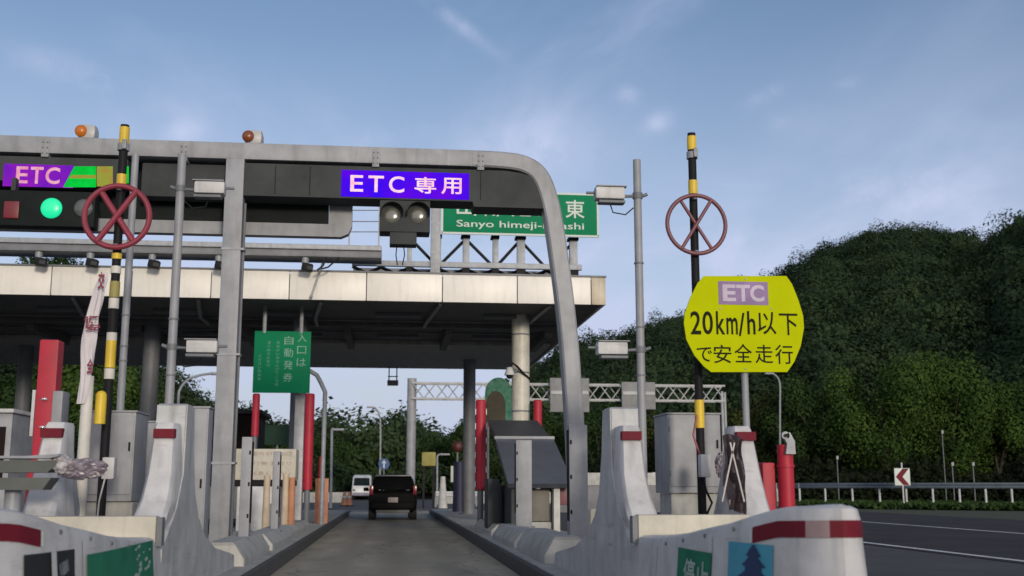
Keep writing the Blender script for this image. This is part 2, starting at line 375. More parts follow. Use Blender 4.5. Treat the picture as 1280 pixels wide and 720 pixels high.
def nose(mir, label):
    loc = (MX(2.72) if mir else 2.72, 8, 0)
    root = thing('island_nose', loc, label, 'island nose')
    b = MB(mir); ns = 96; rows = []
    S_ = [SA[-1]*k/ns for k in range(ns+1)]
    for sv in S_:
        x, y, n = path_at(sv); h = hprof(y); col = []
        for f in (0, .15, .35, .6, .8, .93): col.append(surf(sv, h*f))
        col.append(Vector((x-n.x*.012, y-n.y*.012, h-.015))); col.append(Vector((x-n.x*.04, y-n.y*.04, h)))
        col.append(Vector((x-n.x*.10, y-n.y*.10, h+.004)))
        cx = 2.72-(.26*max(0, min(1, (8.2-y)/2.3))); cy = max(y, 6.1)
        col.append(Vector(((x+cx)/2, (y+cy)/2+.03, h+.006))); 
        rows.append(col)
    b.grid(rows)
    # close the top: join the last ring across
    bmesh.ops.remove_doubles(b.bm, verts=b.bm.verts[:], dist=.0008)
    top = [r[-1] for r in rows]; n2 = len(top)//2
    verts = top; fcs = [(i, i+1, len(top)-2-i, len(top)-1-i) for i in range(n2)]
    b.mesh(verts, fcs)
    bow = b.build('bow', WHITE, root)
    # red reflective band with a faded stretch
    def band(s0, s1, m, nm, zt=.075, zb=.165, off=.006):
        bb = MB(mir); k = 18; rw = []
        for i in range(k+1):
            sv = s0+(s1-s0)*i/k; x, y, n = path_at(sv); h = hprof(y); rw.append([surf(sv, h-zb, off), surf(sv, h-zt, off)])
        bb.grid(rw); return bb.build(nm, m, bow)
    sA = s_of_Y(6.45); sB = s_of_Y(6.02); sC = s_of_Y(5.87)
    band(sA-.03, sA-.006, SIGNW, 'reflector_edge', .08, .16)
    if not mir:
        band(sA, sB, REFR, 'reflector_band'); band(sB, sC, REFP, 'reflector_band'); band(sC, sC+1.2, REFR, 'reflector_band')
    else:
        band(sA, sC+1.2, REFR, 'reflector_band')
    # wings either side
    for q, X in enumerate((2.005, 3.12 if mir else 3.24)):
        sg = 1 if q == 0 else -1
        prof = [(9.2, .15), (9.2, .62), (9.75, .9), (10.0, 1.2), (10.02, 1.79), (10.06, 1.81), (10.36, 1.81), (10.4, 1.79), (10.45, 1.4), (10.6, 1.05), (10.85, .82), (11.3, .62), (12.0, .48), (13.0, .38), (13.5, .33), (13.55, .15)]
        if q: prof = [(9.2, .15), (9.2, .62), (9.75, .8), (10.0, 1.2), (10.02, 1.58), (10.2, 1.58), (10.3, 1.3), (10.5, 1.0), (10.7, .8), (10.8, .6), (10.9, .15)]
        bb = MB(mir); bb.prism(prof, 'x', X-.02*sg, X+(.24 if q == 0 else -.14))
        bmesh.ops.bevel(bb.bm, geom=[e for e in bb.bm.edges if e.calc_length() > .2 and abs(e.verts[0].co.x-e.verts[1].co.x) < .01], offset=.012, segments=2, affect='EDGES')
        bb.build('wing', WING, root)
        # white front fin, leaning back and widening down
        st = [(1.63, 9.78, 2.035, 2.20), (1.60, 9.75, 2.025, 2.21), (1.45, 9.70, 2.012, 2.215), (1.2, 9.62, 1.995, 2.225), (1.0, 9.50, 1.992, 2.24), (.85, 9.36, 2.0, 2.26), (.74, 9.2, 2.02, 2.28), (.66, 9.1, 2.05, 2.29)]
        rw = []
        for (z, y, xa, xb) in st:
            if q: xa, xb = X+2.005-xa, X+2.005-xb
            xm = (xa+xb)/2
            rw.append([(xa, 9.99, z), (xa, y+.05, z), (xa+(xb-xa)*.12, y, z), (xm, y-.012, z), (xb-(xb-xa)*.12, y, z), (xb, y+.05, z), (xb, 9.99, z)])
        bb = MB(mir); bb.grid(rw); bb.bm.faces.new([v_ for v_ in bb.bm.verts][:7])
        fin = bb.build('fin', WHITE, root)
        xa, xb = (2.022, 2.195) if q == 0 else (X+2.005-2.195, X+2.005-2.022)
        MB(mir).span(xa, xb, 9.675, 9.76, 1.50, 1.575, 0).build('reflector_band', REFR, fin)
    # beam across between the wings
    MB(mir).span(2.0, 2.72+.2, 9.0, 9.13, .64, .875, .01).build('crossbeam', BEIGE, root)
    MB(mir).span(1.955, 1.997, 9.01, 9.12, .65, .865, .0).build('beam_end_cap', GREYD, root)
    return root, bow
def nose_details(mir, bow):
    for Yj in (8.35, 7.02):
        sv = s_of_Y(Yj); b = MB(mir); rows_ = []
        for k in range(13):
            z = .2+k/12*(hprof(Yj)-.27); rows_.append([surf(sv-.004, z, .0025), surf(sv+.004, z, .0025)])
        b.grid(rows_); b.build('joint', GREYD, bow)
    for Yj in (8.2, 7.6, 7.15, 6.7):
        sv = s_of_Y(Yj)
        for z in (.26, hprof(Yj)-.05):
            p = surf(sv, z, -.004); q = surf(sv, z, .009); MB(mir).cyl(p, q, .013, seg=8).build('bolt', GREYD, bow)
noseR, bowR = nose(False, 'white island nose with red band, green and blue posters, on the right of the lane')
noseL, bowL = nose(True, 'white island nose with red band, black and green posters, on the left of the lane')
nose_details(False, bowR); nose_details(True, bowL)
# posters on the lane faces
def poster(mir, bow, Y0, Y1, z0, z1, m, nm='poster', off=.008):
    """Y0 far edge, Y1 near edge"""
    s0, s1 = s_of_Y(Y0), s_of_Y(Y1)
    bb = MB(mir); bb.grid([[surf(s0+(s1-s0)*i/10, z0+(z1-z0)*j/4, off) for j in range(5)] for i in range(11)])
    o = bb.build(nm, m, bow)
    def fn(a, b): return surf(s0+(s1-s0)*a, z0+(z1-z0)*b, off+.005)
    return o, fn
PG = mat('green_poster', (.015, .12, .07), .7, spec=.1, col2=(.03, .20, .12))
PB = mat('blue_poster', (.05, .30, .42), .45, var=.08, vscale=5)
PNAVY = mat('navy_print', (.008, .03, .11), .5)
PWH = mat('pale_print', (.35, .45, .42), .6)
PK = mat('black_poster', (.012, .014, .016), .5)
PSM = mat('grey_smoky_print', (.16, .18, .20), .6, col2=(.02, .02, .025), vscale=9)
o, fn = poster(False, bowR, 7.8, 7.0, .28, .69, PG)
b = MB(); text(b, '停止', fn, .25, .98, .42, .86, .02); b.build('lettering', PWH, o)
o, fn = poster(False, bowR, 6.74, 6.24, .30, .775, PB)
b = MB()
def fpoly(b, fn, pts): b.mesh([fn(*p) for p in pts], [tuple(range(len(pts)))])
for (hw2, y, wh) in ((.13, .86, .08), (.21, .74, .10), (.28, .60, .11), (.32, .42, .14)):
    fpoly(b, fn, [(.62-hw2*1.25, y), (.62-hw2*1.0, y+.02), (.62-hw2*.55, y+.085), (.62+hw2*.55, y+.085), (.62+hw2*1.0, y+.02), (.62+hw2*1.25, y), (.62+hw2*.9, y-.015), (.62-hw2*.9, y-.015)])
    fpoly(b, fn, [(.62-hw2*.82, y-wh+.01), (.62+hw2*.82, y-wh+.01), (.62+hw2*.82, y-.015), (.62-hw2*.82, y-.015)])
fpoly(b, fn, [(.56, .94), (.68, .94), (.65, .985), (.59, .985)]); fpoly(b, fn, [(.22, .0), (.99, .0), (.95, .29), (.28, .29)])
b.build('castle_print', PNAVY, o)
o, fn = poster(True, bowL, 9.0, 7.55, .28, .70, PG) if False else poster(True, bowL, 8.9, 7.1, .28, .70, PG)
b = MB(True); text(b, '出口', fn, .98, .08, .20, .55) if False else None
for k in range(26):
    a, c = random.uniform(.04, .36), random.uniform(.3, .95); d = random.uniform(.02, .05)
    fpoly(b, fn, [(a, c), (a+d, c-d*.7), (a+d*1.5, c+d*.4), (a+d*.3, c+d)])
b.build('worn_patch', PWH, o)
o, fn = poster(True, bowL, 6.92, 6.32, .35, .745, PK)
b = MB(True)
fpoly(b, fn, [(.40, 0), (.52, 0), (.54, 1), (.44, 1)]); b.build('poster_gap', WHITE, o)
b = MB(True)
for k in range(14):
    a, c = random.uniform(.08, .30), random.uniform(.05, .8); d = random.uniform(.05, .13)
    fpoly(b, fn, [(a, c), (a+d, c-d*.5), (a+d*1.2, c+d), (a+d*.2, c+d*1.3)])
b.build('smoke_print', PSM, o)

# ------------------------------------------------------------ portal over the lane
YG = 16.0
def gx(px): return PX(px, YG, 400)
root = thing('portal_frame', (P(285, 400, YG).x, YG, .17), 'grey steel portal over the toll lane with a rounded right corner', 'gantry')
zt = P(300, 187, YG).z; zb = P(300, 204, YG).z
xl = P(283, 450, YG).x; xr = P(724, 560, YG).x
# right leg leans out and the corner is a wide curve: one swept box section
def sweep(ctrl, wd, dp, name, m, root):
    c = catmull(ctrl, 8); rw = []
    for i, p in enumerate(c):
        a = Vector(c[max(i-1, 0)]); q = Vector(c[min(i+1, len(c)-1)]); t = (q-a).normalized(); nn = Vector((t.y, -t.x))
        A = Vector(p)+nn*wd/2; B = Vector(p)-nn*wd/2; e = .025
        y0, y1 = YG-dp/2, YG+dp/2
        A2 = Vector(p)+nn*(wd/2-e); B2 = Vector(p)-nn*(wd/2-e)
        rw.append([(A.x, y0+e, A.y), (A2.x, y0, A2.y), (B2.x, y0, B2.y), (B.x, y0+e, B.y), (B.x, y1, B.y), (A.x, y1, A.y), (A.x, y0+e, A.y)])
    b = MB(); b.grid(rw); bmesh.ops.remove_doubles(b.bm, verts=b.bm.verts[:], dist=.0005); return b.build(name, m, root)
def g2(px, py): p = P(px, py, YG); return (p.x, p.z)
pts = [g2(723, 690), g2(721, 600), g2(716, 500), g2(708, 400), g2(695, 300), g2(686, 252), g2(674, 222), g2(655, 208), g2(628, 203), g2(590, 201)]
sweep(pts, .25, .30, 'leg', GREY, root)
# long straight beam, real depth, running on over the left lane
pa = P(592, 201, YG); pb = P(-260, 183, YG)
zmid = (P(300, 196, YG).z)
zc = [P(590, 201, YG).z, P(300, 196, YG).z, P(0, 190, YG).z]
zbm = sum(zc)/3
b = MB(); b.span(-9.5, pa.x+.02, YG-.145, YG+.145, pa.z-.125, pa.z+.125, .02); b.build('beam', GREY, root)
b = MB(); b.box(((P(294, 210, YG).x+P(277, 660, YG).x)/2, YG, (.2+zbm)/2), (.26, .28, zbm-.2), .015); b.build('leg', GREY, root)
b = MB(); b.span(-9.4, -9.14, YG-.14, YG+.14, .0, zbm, .015); b.build('leg', GREY, root)
for xx in (P(284, 300, YG).x,):
    MB().box((xx, YG, .24), (.42, .42, .05), .01).build('base_plate', GREYD, root)
for px in (60, 232, 470, 600):
    xq = P(px, 196, YG).x; MB().span(xq-.05, xq+.05, YG-.155, YG+.155, zbm-.135, zbm+.135, .004).build('joint_plate', GREY, root)
    for dx in (-.03, .03):
        for dz in (-.08, 0, .08): MB().cyl((xq+dx, YG-.17, zbm+dz), (xq+dx, YG-.154, zbm+dz), .010, seg=6).build('bolt', GREYD, root)
xq = (P(294, 210, YG).x+P(277, 660, YG).x)/2
b = MB(); b.tube([(xq+.155, YG-.05, .3), (xq+.155, YG-.05, 5.1)], .02, 8); b.build('conduit', GREYD, root)
for z in (1.4, 2.9, 4.4): MB().span(xq-.14, xq+.18, YG-.148, YG+.05, z, z+.03, 0).build('strap', STEEL, root)
# LED housing behind the beam: hung under it
def housing(name, px0, px1, pyt, pyb, Y, dp, m, label, cat):
    p0 = P(px0, pyb, Y); p1 = P(px1, pyt, Y)
    return p0, p1
zH0 = P(500, 252, YG).z; zH1 = zbm-.125
x0 = P(303, 230, YG).x; x1 = P(688, 230, YG).x
led = thing('message_sign', ((x0+x1)/2, YG, zH0), 'dark message sign lit ETC 専用 in blue and purple above the lane', 'message sign')
zc0 = P(640, 262, YG).z
prof = [(x0, zH0), (P(590, 240, YG).x, zH0), (P(592, 240, YG).x, zc0), (P(688, 255, YG).x, zc0), (P(680, 236, YG).x, P(680, 232, YG).z), (P(666, 236, YG).x, zH1-.09), (P(650, 236, YG).x, zH1-.03), (P(630, 236, YG).x, zH1-.002), (x0, zH1-.002)]
b = MB(); b.prism(prof, 'y', YG-.12, YG+.35); b.build('housing', DARK, led)
for px in (345, 388, 600): MB().span(P(px, 230, YG).x-.006, P(px, 230, YG).x+.006, YG-.124, YG-.1195, zH0+.03, zH1-.03, 0).build('panel_seam', BLACK, led)
LEDB = mat('led_blue', (.004, .003, .006), .9, spec=0, vscale=2.2, emit=((.018, .002, .85), (.13, .0, .70)), estr=1.0)
LEDP = mat('led_purple', (.004, .003, .006), .9, spec=0, vscale=4, emit=((.13, .01, .45), (.30, .01, .45)), estr=1.0)
LEDW = mat('led_pink_white', (.05, .05, .05), .8, spec=0, vscale=6, emit=((1.0, .42, .55), (1, .80, .85)), estr=1.0)
LEDPK = mat('led_pink', (.05, .05, .05), .8, spec=0, vscale=9, emit=((.75, .20, .35), (.85, .50, .60)), estr=.9)
LEDG = mat('led_green', (.004, .003, .006), .9, spec=0, vscale=6, emit=((.0, .42, .03), (.0, .62, .05)), estr=1)
LEDO = mat('led_ochre', (.004, .003, .006), .9, spec=0, vscale=9, emit=((.42, .22, .05), (.25, .40, .04)), estr=.9)
def rectp(mb, px0, px1, py0, py1, Y, th=.01):
    p0 = P(px0, py1, Y); p1 = P(px1, py0, Y); mb.span(p0.x, p1.x, Y, Y+th, p0.z, p1.z, 0); return p0, p1
b = MB(); yl = YG-.128
c = P(507, 231, yl); hw = (P(587, 231, yl).x-P(427, 231, yl).x)/2; hz = (P(507, 214, yl).z-P(507, 247, yl).z)/2
b.span(c.x-hw, c.x+hw, yl, yl+.006, c.z-hz, c.z+hz, 0); scr = b.build('led_screen', LEDB, led)
b = MB(); fl = flat(yl-.004)
tw = 2*hw
def tx(f): return c.x-hw+tw*f
for ch, a, d in (('E', .07, .17), ('T', .21, .33), ('C', .37, .49), ('専', .57, .74), ('用', .78, .94)): text(b, ch, fl, tx(a), tx(d), c.z-hz*.62, c.z+hz*.62, .012)
b.build('lettering', LEDW, scr)
# signal box hanging under the LED housing
sig = thing('signal_box', (P(506, 300, YG).x, YG, P(506, 300, YG).z), 'dark unlit twin-lamp signal box hanging under the ETC message sign', 'signal light')
p0 = P(474, 289, YG-.1); p1 = P(538, 250, YG-.1)
b = MB(); b.span(p0.x, p1.x, YG-.1, YG+.25, p0.z, zH0-.004, .012); b.build('signal_housing', DARK, sig)
p0 = P(487, 305, YG-.08); p1 = P(521, 289, YG-.08)
b = MB(); b.span(p0.x, p1.x, YG-.08, YG+.18, p0.z, p1.z, .012); b.build('lower_box', DARK, sig)
LENS = mat('dull_lens', (.13, .13, .11), .15, vscale=9, spec=.8, coat=.6)
for px in (490, 523):
    q = P(px, 268, YG-.11); b = MB(); b.sph((q.x, YG-.1, q.z-.015), .118, (1, .22, 1)); ln = b.build('lens', LENS, sig)
    vis = MB(); rw = []
    for k in range(13):
        a = R(-10+200*k/12); rw.append([(q.x+.16*math.cos(a), YG-.1, q.z+.16*math.sin(a)), (q.x+.165*math.cos(a), YG-.26, q.z+.155*math.sin(a))])
    vis.grid(rw); vis.build('visor', DARK, sig)
b = MB(); q = P(500, 305, YG)
for dx in (-.04, .05): b.tube([(q.x+dx, YG+.05, q.z+.02), (q.x+dx*1.4, YG+.06, q.z-.15), (q.x+dx*.8, YG+.05, q.z-.3)], .008, 6)
b.build('cable', BLACK, sig)
# dark panel left of the leg, above the left lane, with its own message board
x0 = P(-40, 230, YG).x; x1 = P(286, 230, YG).x
led2 = thing('message_sign', (P(90, 220, YG).x, YG, zH0), 'message sign with purple, green and ochre lights over the lane on the left', 'message sign')
b = MB(); b.span(-9.1, P(161, 230, YG).x, YG-.12, YG+.35, zH0+.12, zH1-.002, .01); b.build('housing', DARK, led2)
pn = tag(MB().span(P(176, 230, YG).x, P(284, 230, YG).x-.02, YG+.0, YG+.3, zH0-.02, zH1-.004, .03).build('blank_board', DARK), 'blank dark grey panel in the portal, left of its middle leg', 'panel')
b = MB(); b.span(P(4, 220, yl).x, P(92, 220, yl).x, yl, yl+.006, P(60, 234, yl).z, P(60, 206, yl).z, 0); scr = b.build('led_screen', LEDP, led2)
b = MB(); zq0, zq1 = P(60, 230, yl).z, P(60, 209, yl).z
for ch, a, d in (('E', 20, 35), ('T', 38, 54), ('C', 57, 75)): text(b, ch, fl, P(a, 220, yl).x, P(d, 220, yl).x, zq0, zq1, .02)
b.build('lettering', LEDPK, scr)
def pp(px, py): q = P(px, py, yl); return (q.x, q.z)
def lq(name, pts, m, par, dy=0):
    b = MB(); b.prism([pp(*p) for p in pts], 'y', yl-.003-dy, yl+.003-dy); return b.build(name, m, par)
g_ = lq('led_screen', [(93, 208), (120, 208), (120, 234), (79, 234)], LEDG, led2)
lq('led_bar', [(90, 219), (120, 219), (120, 223), (86, 223)], LEDO, g_, .006)
lq('led_screen', [(121, 208), (141, 208), (141, 233), (121, 233)], LEDO, led2)
lq('led_screen', [(151, 208), (161, 208), (161, 229), (151, 229)], LEDG, led2)
# amber beacons on the beam
BCN = mat('beacon_shell', (.42, .42, .42), .4)
for k, (px, lab) in enumerate(((103, 'left amber beacon lamp on top of the portal beam, above the purple sign'), (312, 'amber beacon lamp on top of the portal beam, above the middle leg'))):
    q = P(px, 185, YG); z = pa.z+.125
    r_ = thing('beacon', (q.x, YG, z), lab, 'beacon lamp', 'amber beacons on the portal beam')
    b = MB(); b.box((q.x+.05, YG+.06, z+.12), (.27, .26, .23), .08); b.build('beacon_shell', BCN, r_)
    b = MB(); b.sph((q.x-.02, YG-.06, z+.12), .088, (1, .65, 1)); b.build('lens', mat('amber_bright', (.42, .12, .012), .3, emit=(1, .28, .01), estr=.10) if k == 0 else mat('amber_dull', (.22, .06, .02), .3, vscale=9), r_)
    b = MB(); b.box((q.x+.05, YG, z+.004), (.16, .2, .02), .004); b.build('bracket', GREYD, r_)

# ------------------------------------------------------------ lane signal board behind the portal
YB = 16.42
root = thing('lane_board', (P(200, 290, YB).x, YB, P(200, 297, YB).z), 'black lane board in a pale grey rounded frame behind the portal', 'sign board')
xr_ = P(440, 280, YB).x; zbt = P(440, 297, YB).z; ztp = zH1+.3
fr = [(-12, zbt), (xr_-.16, zbt), (xr_-.05, zbt+.05), (xr_, zbt+.17), (xr_, ztp), (xr_-.34, ztp), (xr_-.34, zbt+.19), (-12, zbt+.19)]
b = MB(); b.prism(fr, 'y', YB-.03, YB+.14); b.build('frame', GREY, root)
b = MB(); b.span(-12, xr_-.345, YB-.034, YB+.02, zbt+.195, ztp, 0); b.build('dark_face', DARKB, root)
SG = mat('signal_green', (.02, .3, .15), .3, emit=(.0, .62, .28), estr=1.0); SGR = mat('signal_red_dim', (.1, .005, .01), .4, emit=(.10, .004, .01), estr=.6)
sigl = thing('traffic_signal', (P(50, 270, 15.6).x, 15.6, P(50, 280, 15.6).z), 'traffic signal with its green lamp lit, under the purple message sign', 'traffic signal')
p0 = P(-20, 281, 15.7); p1 = P(120, 240, 15.7)
MB().span(p0.x, p1.x, 15.7, 15.95, p0.z, p1.z, .02).build('signal_housing', DARKB, sigl)
q = P(64, 260, 15.68); MB().sph((q.x, 15.69, q.z), .145, (1, .35, 1), 24).build('green_lamp', SG, sigl)
q = P(104, 260, 15.68); MB().sph((q.x, 15.69, q.z), .13, (1, .35, 1), 24).build('unlit_lamp', mat('grey_lens', (.10, .11, .11), .2), sigl)
q = P(14, 262, 15.68); MB().box((q.x, 15.69, q.z), (.2, .03, .24), .01).build('red_lamp', SGR, sigl)
MB().span(p0.x+.3, p0.x+.36, 15.75, 15.9, p1.z-.01, zH0+.13, 0).build('bracket', DARK, sigl)
p0 = P(78, 300, 15.9); p1 = P(152, 281, 15.9)

# ------------------------------------------------------------ canopy
YC0, YC1 = 26.8, 41.6
zf0, zf1 = P(700, 378, YC0).z, P(700, 346, YC0).z
xcr = P(757, 365, YC0).x
zf0 = 5.5
root = thing('toll_canopy', (xcr-10, 34, 0), 'wide flat toll canopy with cream fascia panels and dark soffit', 'canopy')
MB().span(-30, xcr-.02, YC0+.06, YC1, zf0+.06, zf1-.05, 0).build('roof', GREYD, root)
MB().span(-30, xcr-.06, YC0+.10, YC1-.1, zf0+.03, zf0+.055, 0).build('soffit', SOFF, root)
x = xcr
k = 0; wdt = 1.83
b0 = xcr - .36
MB().span(b0+.01, xcr, YC0, YC0+.055, zf0, zf1, .006).build('fascia_panel', mat('tan_fascia_panel', (.46, .40, .29), .4, dirt=.3), root)
x = b0
while x > -29:
    MB().span(x-wdt+.012, x-.012, YC0, YC0+.055, zf0, zf1, .006).build('fascia_panel', FASC, root); x -= wdt
y = YC0+.06
while y < YC1-.5:
    MB().span(xcr-.05, xcr, y+.01, y+wdt-.01, zf0, zf1, .006).build('fascia_panel', FASC, root); y += wdt
MB().span(-30, xcr+.02, YC0-.03, YC0+.08, zf1+.003, zf1+.045, 0).build('coping', GREYD, root)
# soffit ribs and rear girder
b = MB(); b.span(-30, xcr-.3, 34.4, YC1-.05, zf0-.1, zf0+.028, .01); b.build('rear_soffit', mat('lit_rear_soffit', (.38, .38, .37), .8, dirt=.3), root)  # light reaching the rear soffit from behind is put into this paler colour
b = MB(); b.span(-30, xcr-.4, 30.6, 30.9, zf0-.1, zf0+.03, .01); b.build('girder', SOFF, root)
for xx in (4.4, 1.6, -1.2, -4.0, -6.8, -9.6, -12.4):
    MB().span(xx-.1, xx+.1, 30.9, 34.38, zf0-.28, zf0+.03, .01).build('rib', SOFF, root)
for xx in (3.0, .2, -2.6, -5.4, -8.2):
    for yy in (28.8, 33.0): MB().span(xx-.6, xx+.6, yy, yy+.22, zf0-.07, zf0+.025, .01).build('light_fitting', GREYD, root)
for yy in (29.9, 32.2): MB().cyl((-30, yy, zf0-.03), (xcr-.8, yy, zf0-.03), .03, seg=8).build('conduit', GREYD, root)
# raking brackets along the front
for xx in (3.9, 1.2, -1.7, -4.6, -7.5):
    b = MB(); b.tube([(xx, YC0+.3, zf0+.0), (xx-.25, YC0+2.2, zf0-.14), (xx-.3, 30.6, zf0-.08)], .05, 6); b.build('bracket', GREY, root)
# loose strut in front of fascia
b = MB(); p0 = P(403, 330, YC0-.1); p1 = P(389, 371, YC0-.1); b.tube([p0+Vector((.1, 0, .25)), p0, p1], .025, 6); b.sph(p1, .04, seg=8)
tag(b.build('loose_strut', STEEL), 'thin grey strut hanging down in front of the cream canopy fascia', 'strut')
# columns
def column(px, Y, r, m, lab, z0=.17, ztop=None, rings=True):
    x = PX(px, Y); root = thing('canopy_column', (x, Y, z0), lab, 'column')
    MB().cyl((x, Y, z0), (x, Y, ztop or zf0+.03), r, seg=28).build('shaft', m, root)
    if rings:
        for z in (3.0, 4.0, 5.0): MB().cyl((x, Y, z), (x, Y, z+.035), r+.012, seg=28).build('band', GREYD, root)
    MB().cyl((x, Y, z0), (x, Y, z0+.05), r+.1, seg=20).build('base_plate', GREYD, root)
    return root
CREAM = mat('cream_column_paint', (.62, .60, .52), .45, dirt=.4)
column(651, 29.0, .235, CREAM, 'cream round canopy column rising behind the dark hood, right of the lane')
column(586, 38.5, .21, GREYD, 'dark grey canopy column beyond the red post, right of the lane', rings=False)
column(369, 29.5, .20, GREYD, 'grey canopy column behind the hanging green sign', rings=False)
column(180, 31.0, .22, GREYD, 'dark canopy column behind the grey cabinets, left of the lane', rings=False)
column(20, 36, .22, GREYD, 'dark canopy column furthest left beyond the red post', rings=False)
# small dome camera on the cream column
q = P(637, 466, 28.5); root = thing('dome_camera', q, 'white dome camera on a black bracket on the cream column', 'camera')
b = MB(); b.cyl((q.x, q.y, q.z-.06), (q.x, q.y, q.z+.14), .14, .07); b.build('camera_body', WHITE, root)
b = MB(); b.sph((q.x, q.y, q.z-.07), .09); b.build('dome', BLACK, root)
xc_ = PX(651, 29)
b = MB(); b.tube([(q.x, q.y, q.z+.12), (q.x+.08, q.y, q.z+.25), (q.x+.2, q.y+.1, q.z+.18), (xc_+.05, 28.72, q.z+.0), (xc_+.26, 28.9, q.z-.14)], .03, 8); b.build('arm', BLACK, root)

# ------------------------------------------------------------ catwalk truss on the canopy, green sign
YT = 27.6
root = thing('roof_truss', (P(600, 340, YT).x, YT, zf1), 'light steel truss standing on the canopy roof under the green sign', 'truss')
zA = P(600, 332, YT).z; zL = zf1+.03; zTop = P(600, 296, YT).z
xa, xb = P(440, 330, YT).x, P(727, 330, YT).x
MB().span(xa, xb, YT-.06, YT+.06, zA-.07, zA+.07, .01).build('chord', STEEL, root)
MB().span(xa, xb, YT+.9, YT+1.0, zA-.06, zA+.06, .01).build('chord', GREYD, root)
MB().span(xa, xb, YT-.04, YT+.04, zL, zL+.06, .0).build('chord', GREYD, root)
for k, px in enumerate((512, 548, 583, 620, 652, 718)):
    x = P(px, 320, YT).x; wd = (.12, .14, .16, .14, .2, .2)[k]
    MB().span(x-wd/2, x+wd/2, YT+.1, YT+.25, zL, zTop-.02, .01).build('post', STEEL, root)
    MB().span(x-wd/2-.02, x+wd/2, YT-.02, YT+.08, zL, zA-.08, .0).build('foot', BLACK, root)
    MB().span(x-wd/2-.05, x+wd/2+.02, YT+.02, YT+.3, zTop-.02, zTop+.05, .005).build('cap', BLACK, root)
xs = [P(px, 320, YT).x for px in (440, 476, 512, 548, 583, 620, 652, 686, 720)]
for k in range(len(xs)-1):
    b = MB(); b.tube([(xs[k], YT+.5, zL+.03), (xs[k+1], YT+.5, zA)], .045, 6); b.build('brace', BLACK, root)
    b = MB(); b.tube([(xs[k+1], YT+.45, zL+.03), (xs[k], YT+.45, zA)], .045, 6); b.build('brace', BLACK, root)
    if k >= 2:
        b = MB(); (b.tube([(xs[k], YT+.3, zTop), (xs[k+1], YT+.3, zA)], .04, 6) if k % 2 == 0 else b.tube([(xs[k+1], YT+.3, zTop), (xs[k], YT+.3, zA)], .04, 6)); b.build('brace', BLACK, root)
# green sign
YS = 27.4
sg = thing('direction_sign', (P(650, 270, YS).x, YS, P(650, 297, YS).z), 'green direction sign reading 山陽姫路東 Sanyo himeji-higashi on the roof truss', 'road sign')
x0, x1 = P(553, 270, YS).x, P(747, 270, YS).x; z0, z1 = P(650, 293, YS).z, P(650, 241, YS).z
MB().span(x0, x1, YS, YS+.05, z0, z1, .01).build('sign_plate', SIGNG, sg)
b = MB()
for (a, c_, d, e) in ((x0-.03, x1+.03, z0-.03, z0+.02), (x0-.03, x1+.03, z1-.02, z1+.03), (x0-.03, x0+.02, z0, z1), (x1-.02, x1+.03, z0, z1)): b.span(a, c_, YS-.006, YS+.04, d, e, 0)
b.build('sign_border', SIGNW, sg)
b = MB(); fl2 = flat(YS-.008); W_ = x1-x0; Hh = z1-z0
for ch, a in zip('山陽姫路東', (.09, .27, .44, .61, .79)): text(b, ch, fl2, x0+W_*a, x0+W_*(a+.125), z0+Hh*.42, z0+Hh*.86, .01)
text(b, 'Sanyo himeji-higashi', fl2, x0+W_*.09, x0+W_*.91, z0+Hh*.10, z0+Hh*.31, .008)
b.build('lettering', SIGNW, sg)
# pale post left of sign
MB().span(P(539, 260, YS).x, P(551, 260, YS).x, YS+.06, YS+.16, zf1+.05, P(545, 254, YS).z, .01).build('post', STEEL, sg)
# platform above fascia at the left with hung floodlights
YP = 26.2
root = thing('service_platform', (P(200, 310, YP).x, YP, zf1+.2), 'long grey service platform with railing above the canopy edge', 'platform')
zp1, zp0 = P(300, 303, YP).z, P(300, 318, YP).z
xe = P(477, 310, YP).x
MB().span(-26, xe, YP, YP+.9, zp1-.12, zp1, .01).build('deck_edge', STEEL, root)
MB().span(-26, xe, YP+.06, YP+.85, zp0, zp1-.124, .01).build('deck', GREYD, root)
for px in (437, 474):
    x = P(px, 270, YP).x; MB().span(x-.02, x+.02, YP+.05, YP+.09, zp1, P(px, 248, YP).z, 0).build('rail_post', STEEL, root)
for py in (250, 262, 276, 289):
    b = MB(); b.tube([(P(437, py, YP).x, YP+.07, P(437, py, YP).z), (P(474, py, YP).x, YP+.07, P(474, py, YP).z)], .012, 6); b.build('rail', GREYD, root)
fl_ = None
labs = ['hanging floodlight at the left edge above the canopy', 'hanging floodlight seen under the left cross wheel, above the canopy', 'hanging floodlight between the two left camera poles, above the canopy', 'hanging floodlight just left of the portal leg, above the canopy', 'hanging floodlight right of the portal leg, above the canopy']
for px, lab in zip((45, 110, 188, 272, 381), labs):
    q = P(px, 321, YP); loc = (q.x, YP+.2, zp0)
    if fl_ is None:
        fl_ = thing('floodlight', loc, lab, 'floodlight', 'floodlights hung from the service platform')
        x, y, z = loc
        MB().cyl((x, y, z), (x, y, z-.16), .09, .08).build('stem', STEEL, fl_)
        MB().box((x+.05, y, z-.24), (.26, .22, .19), .04, ry=R(10)).build('lamp_head', BLACK, fl_)
        MB().box((x+.12, y-.12, z-.27), (.14, .02, .09), .004, ry=R(10)).build('glass', DARK, fl_)
    else: dup(fl_, loc, lab)
# cables below platform end
for k, pts in enumerate(([(408, 322), (404, 332), (396, 338)], [(424, 322), (410, 334), (402, 336)])):
    b = MB(); b.tube([P(x, y, YP+.1) for x, y in pts], .02, 6); tag(b.build('cable', BLACK), ('longer black cable drooping under the service platform, nearer the portal leg', 'shorter black cable looping under the service platform end')[k], 'cable', 'cables under the service platform')

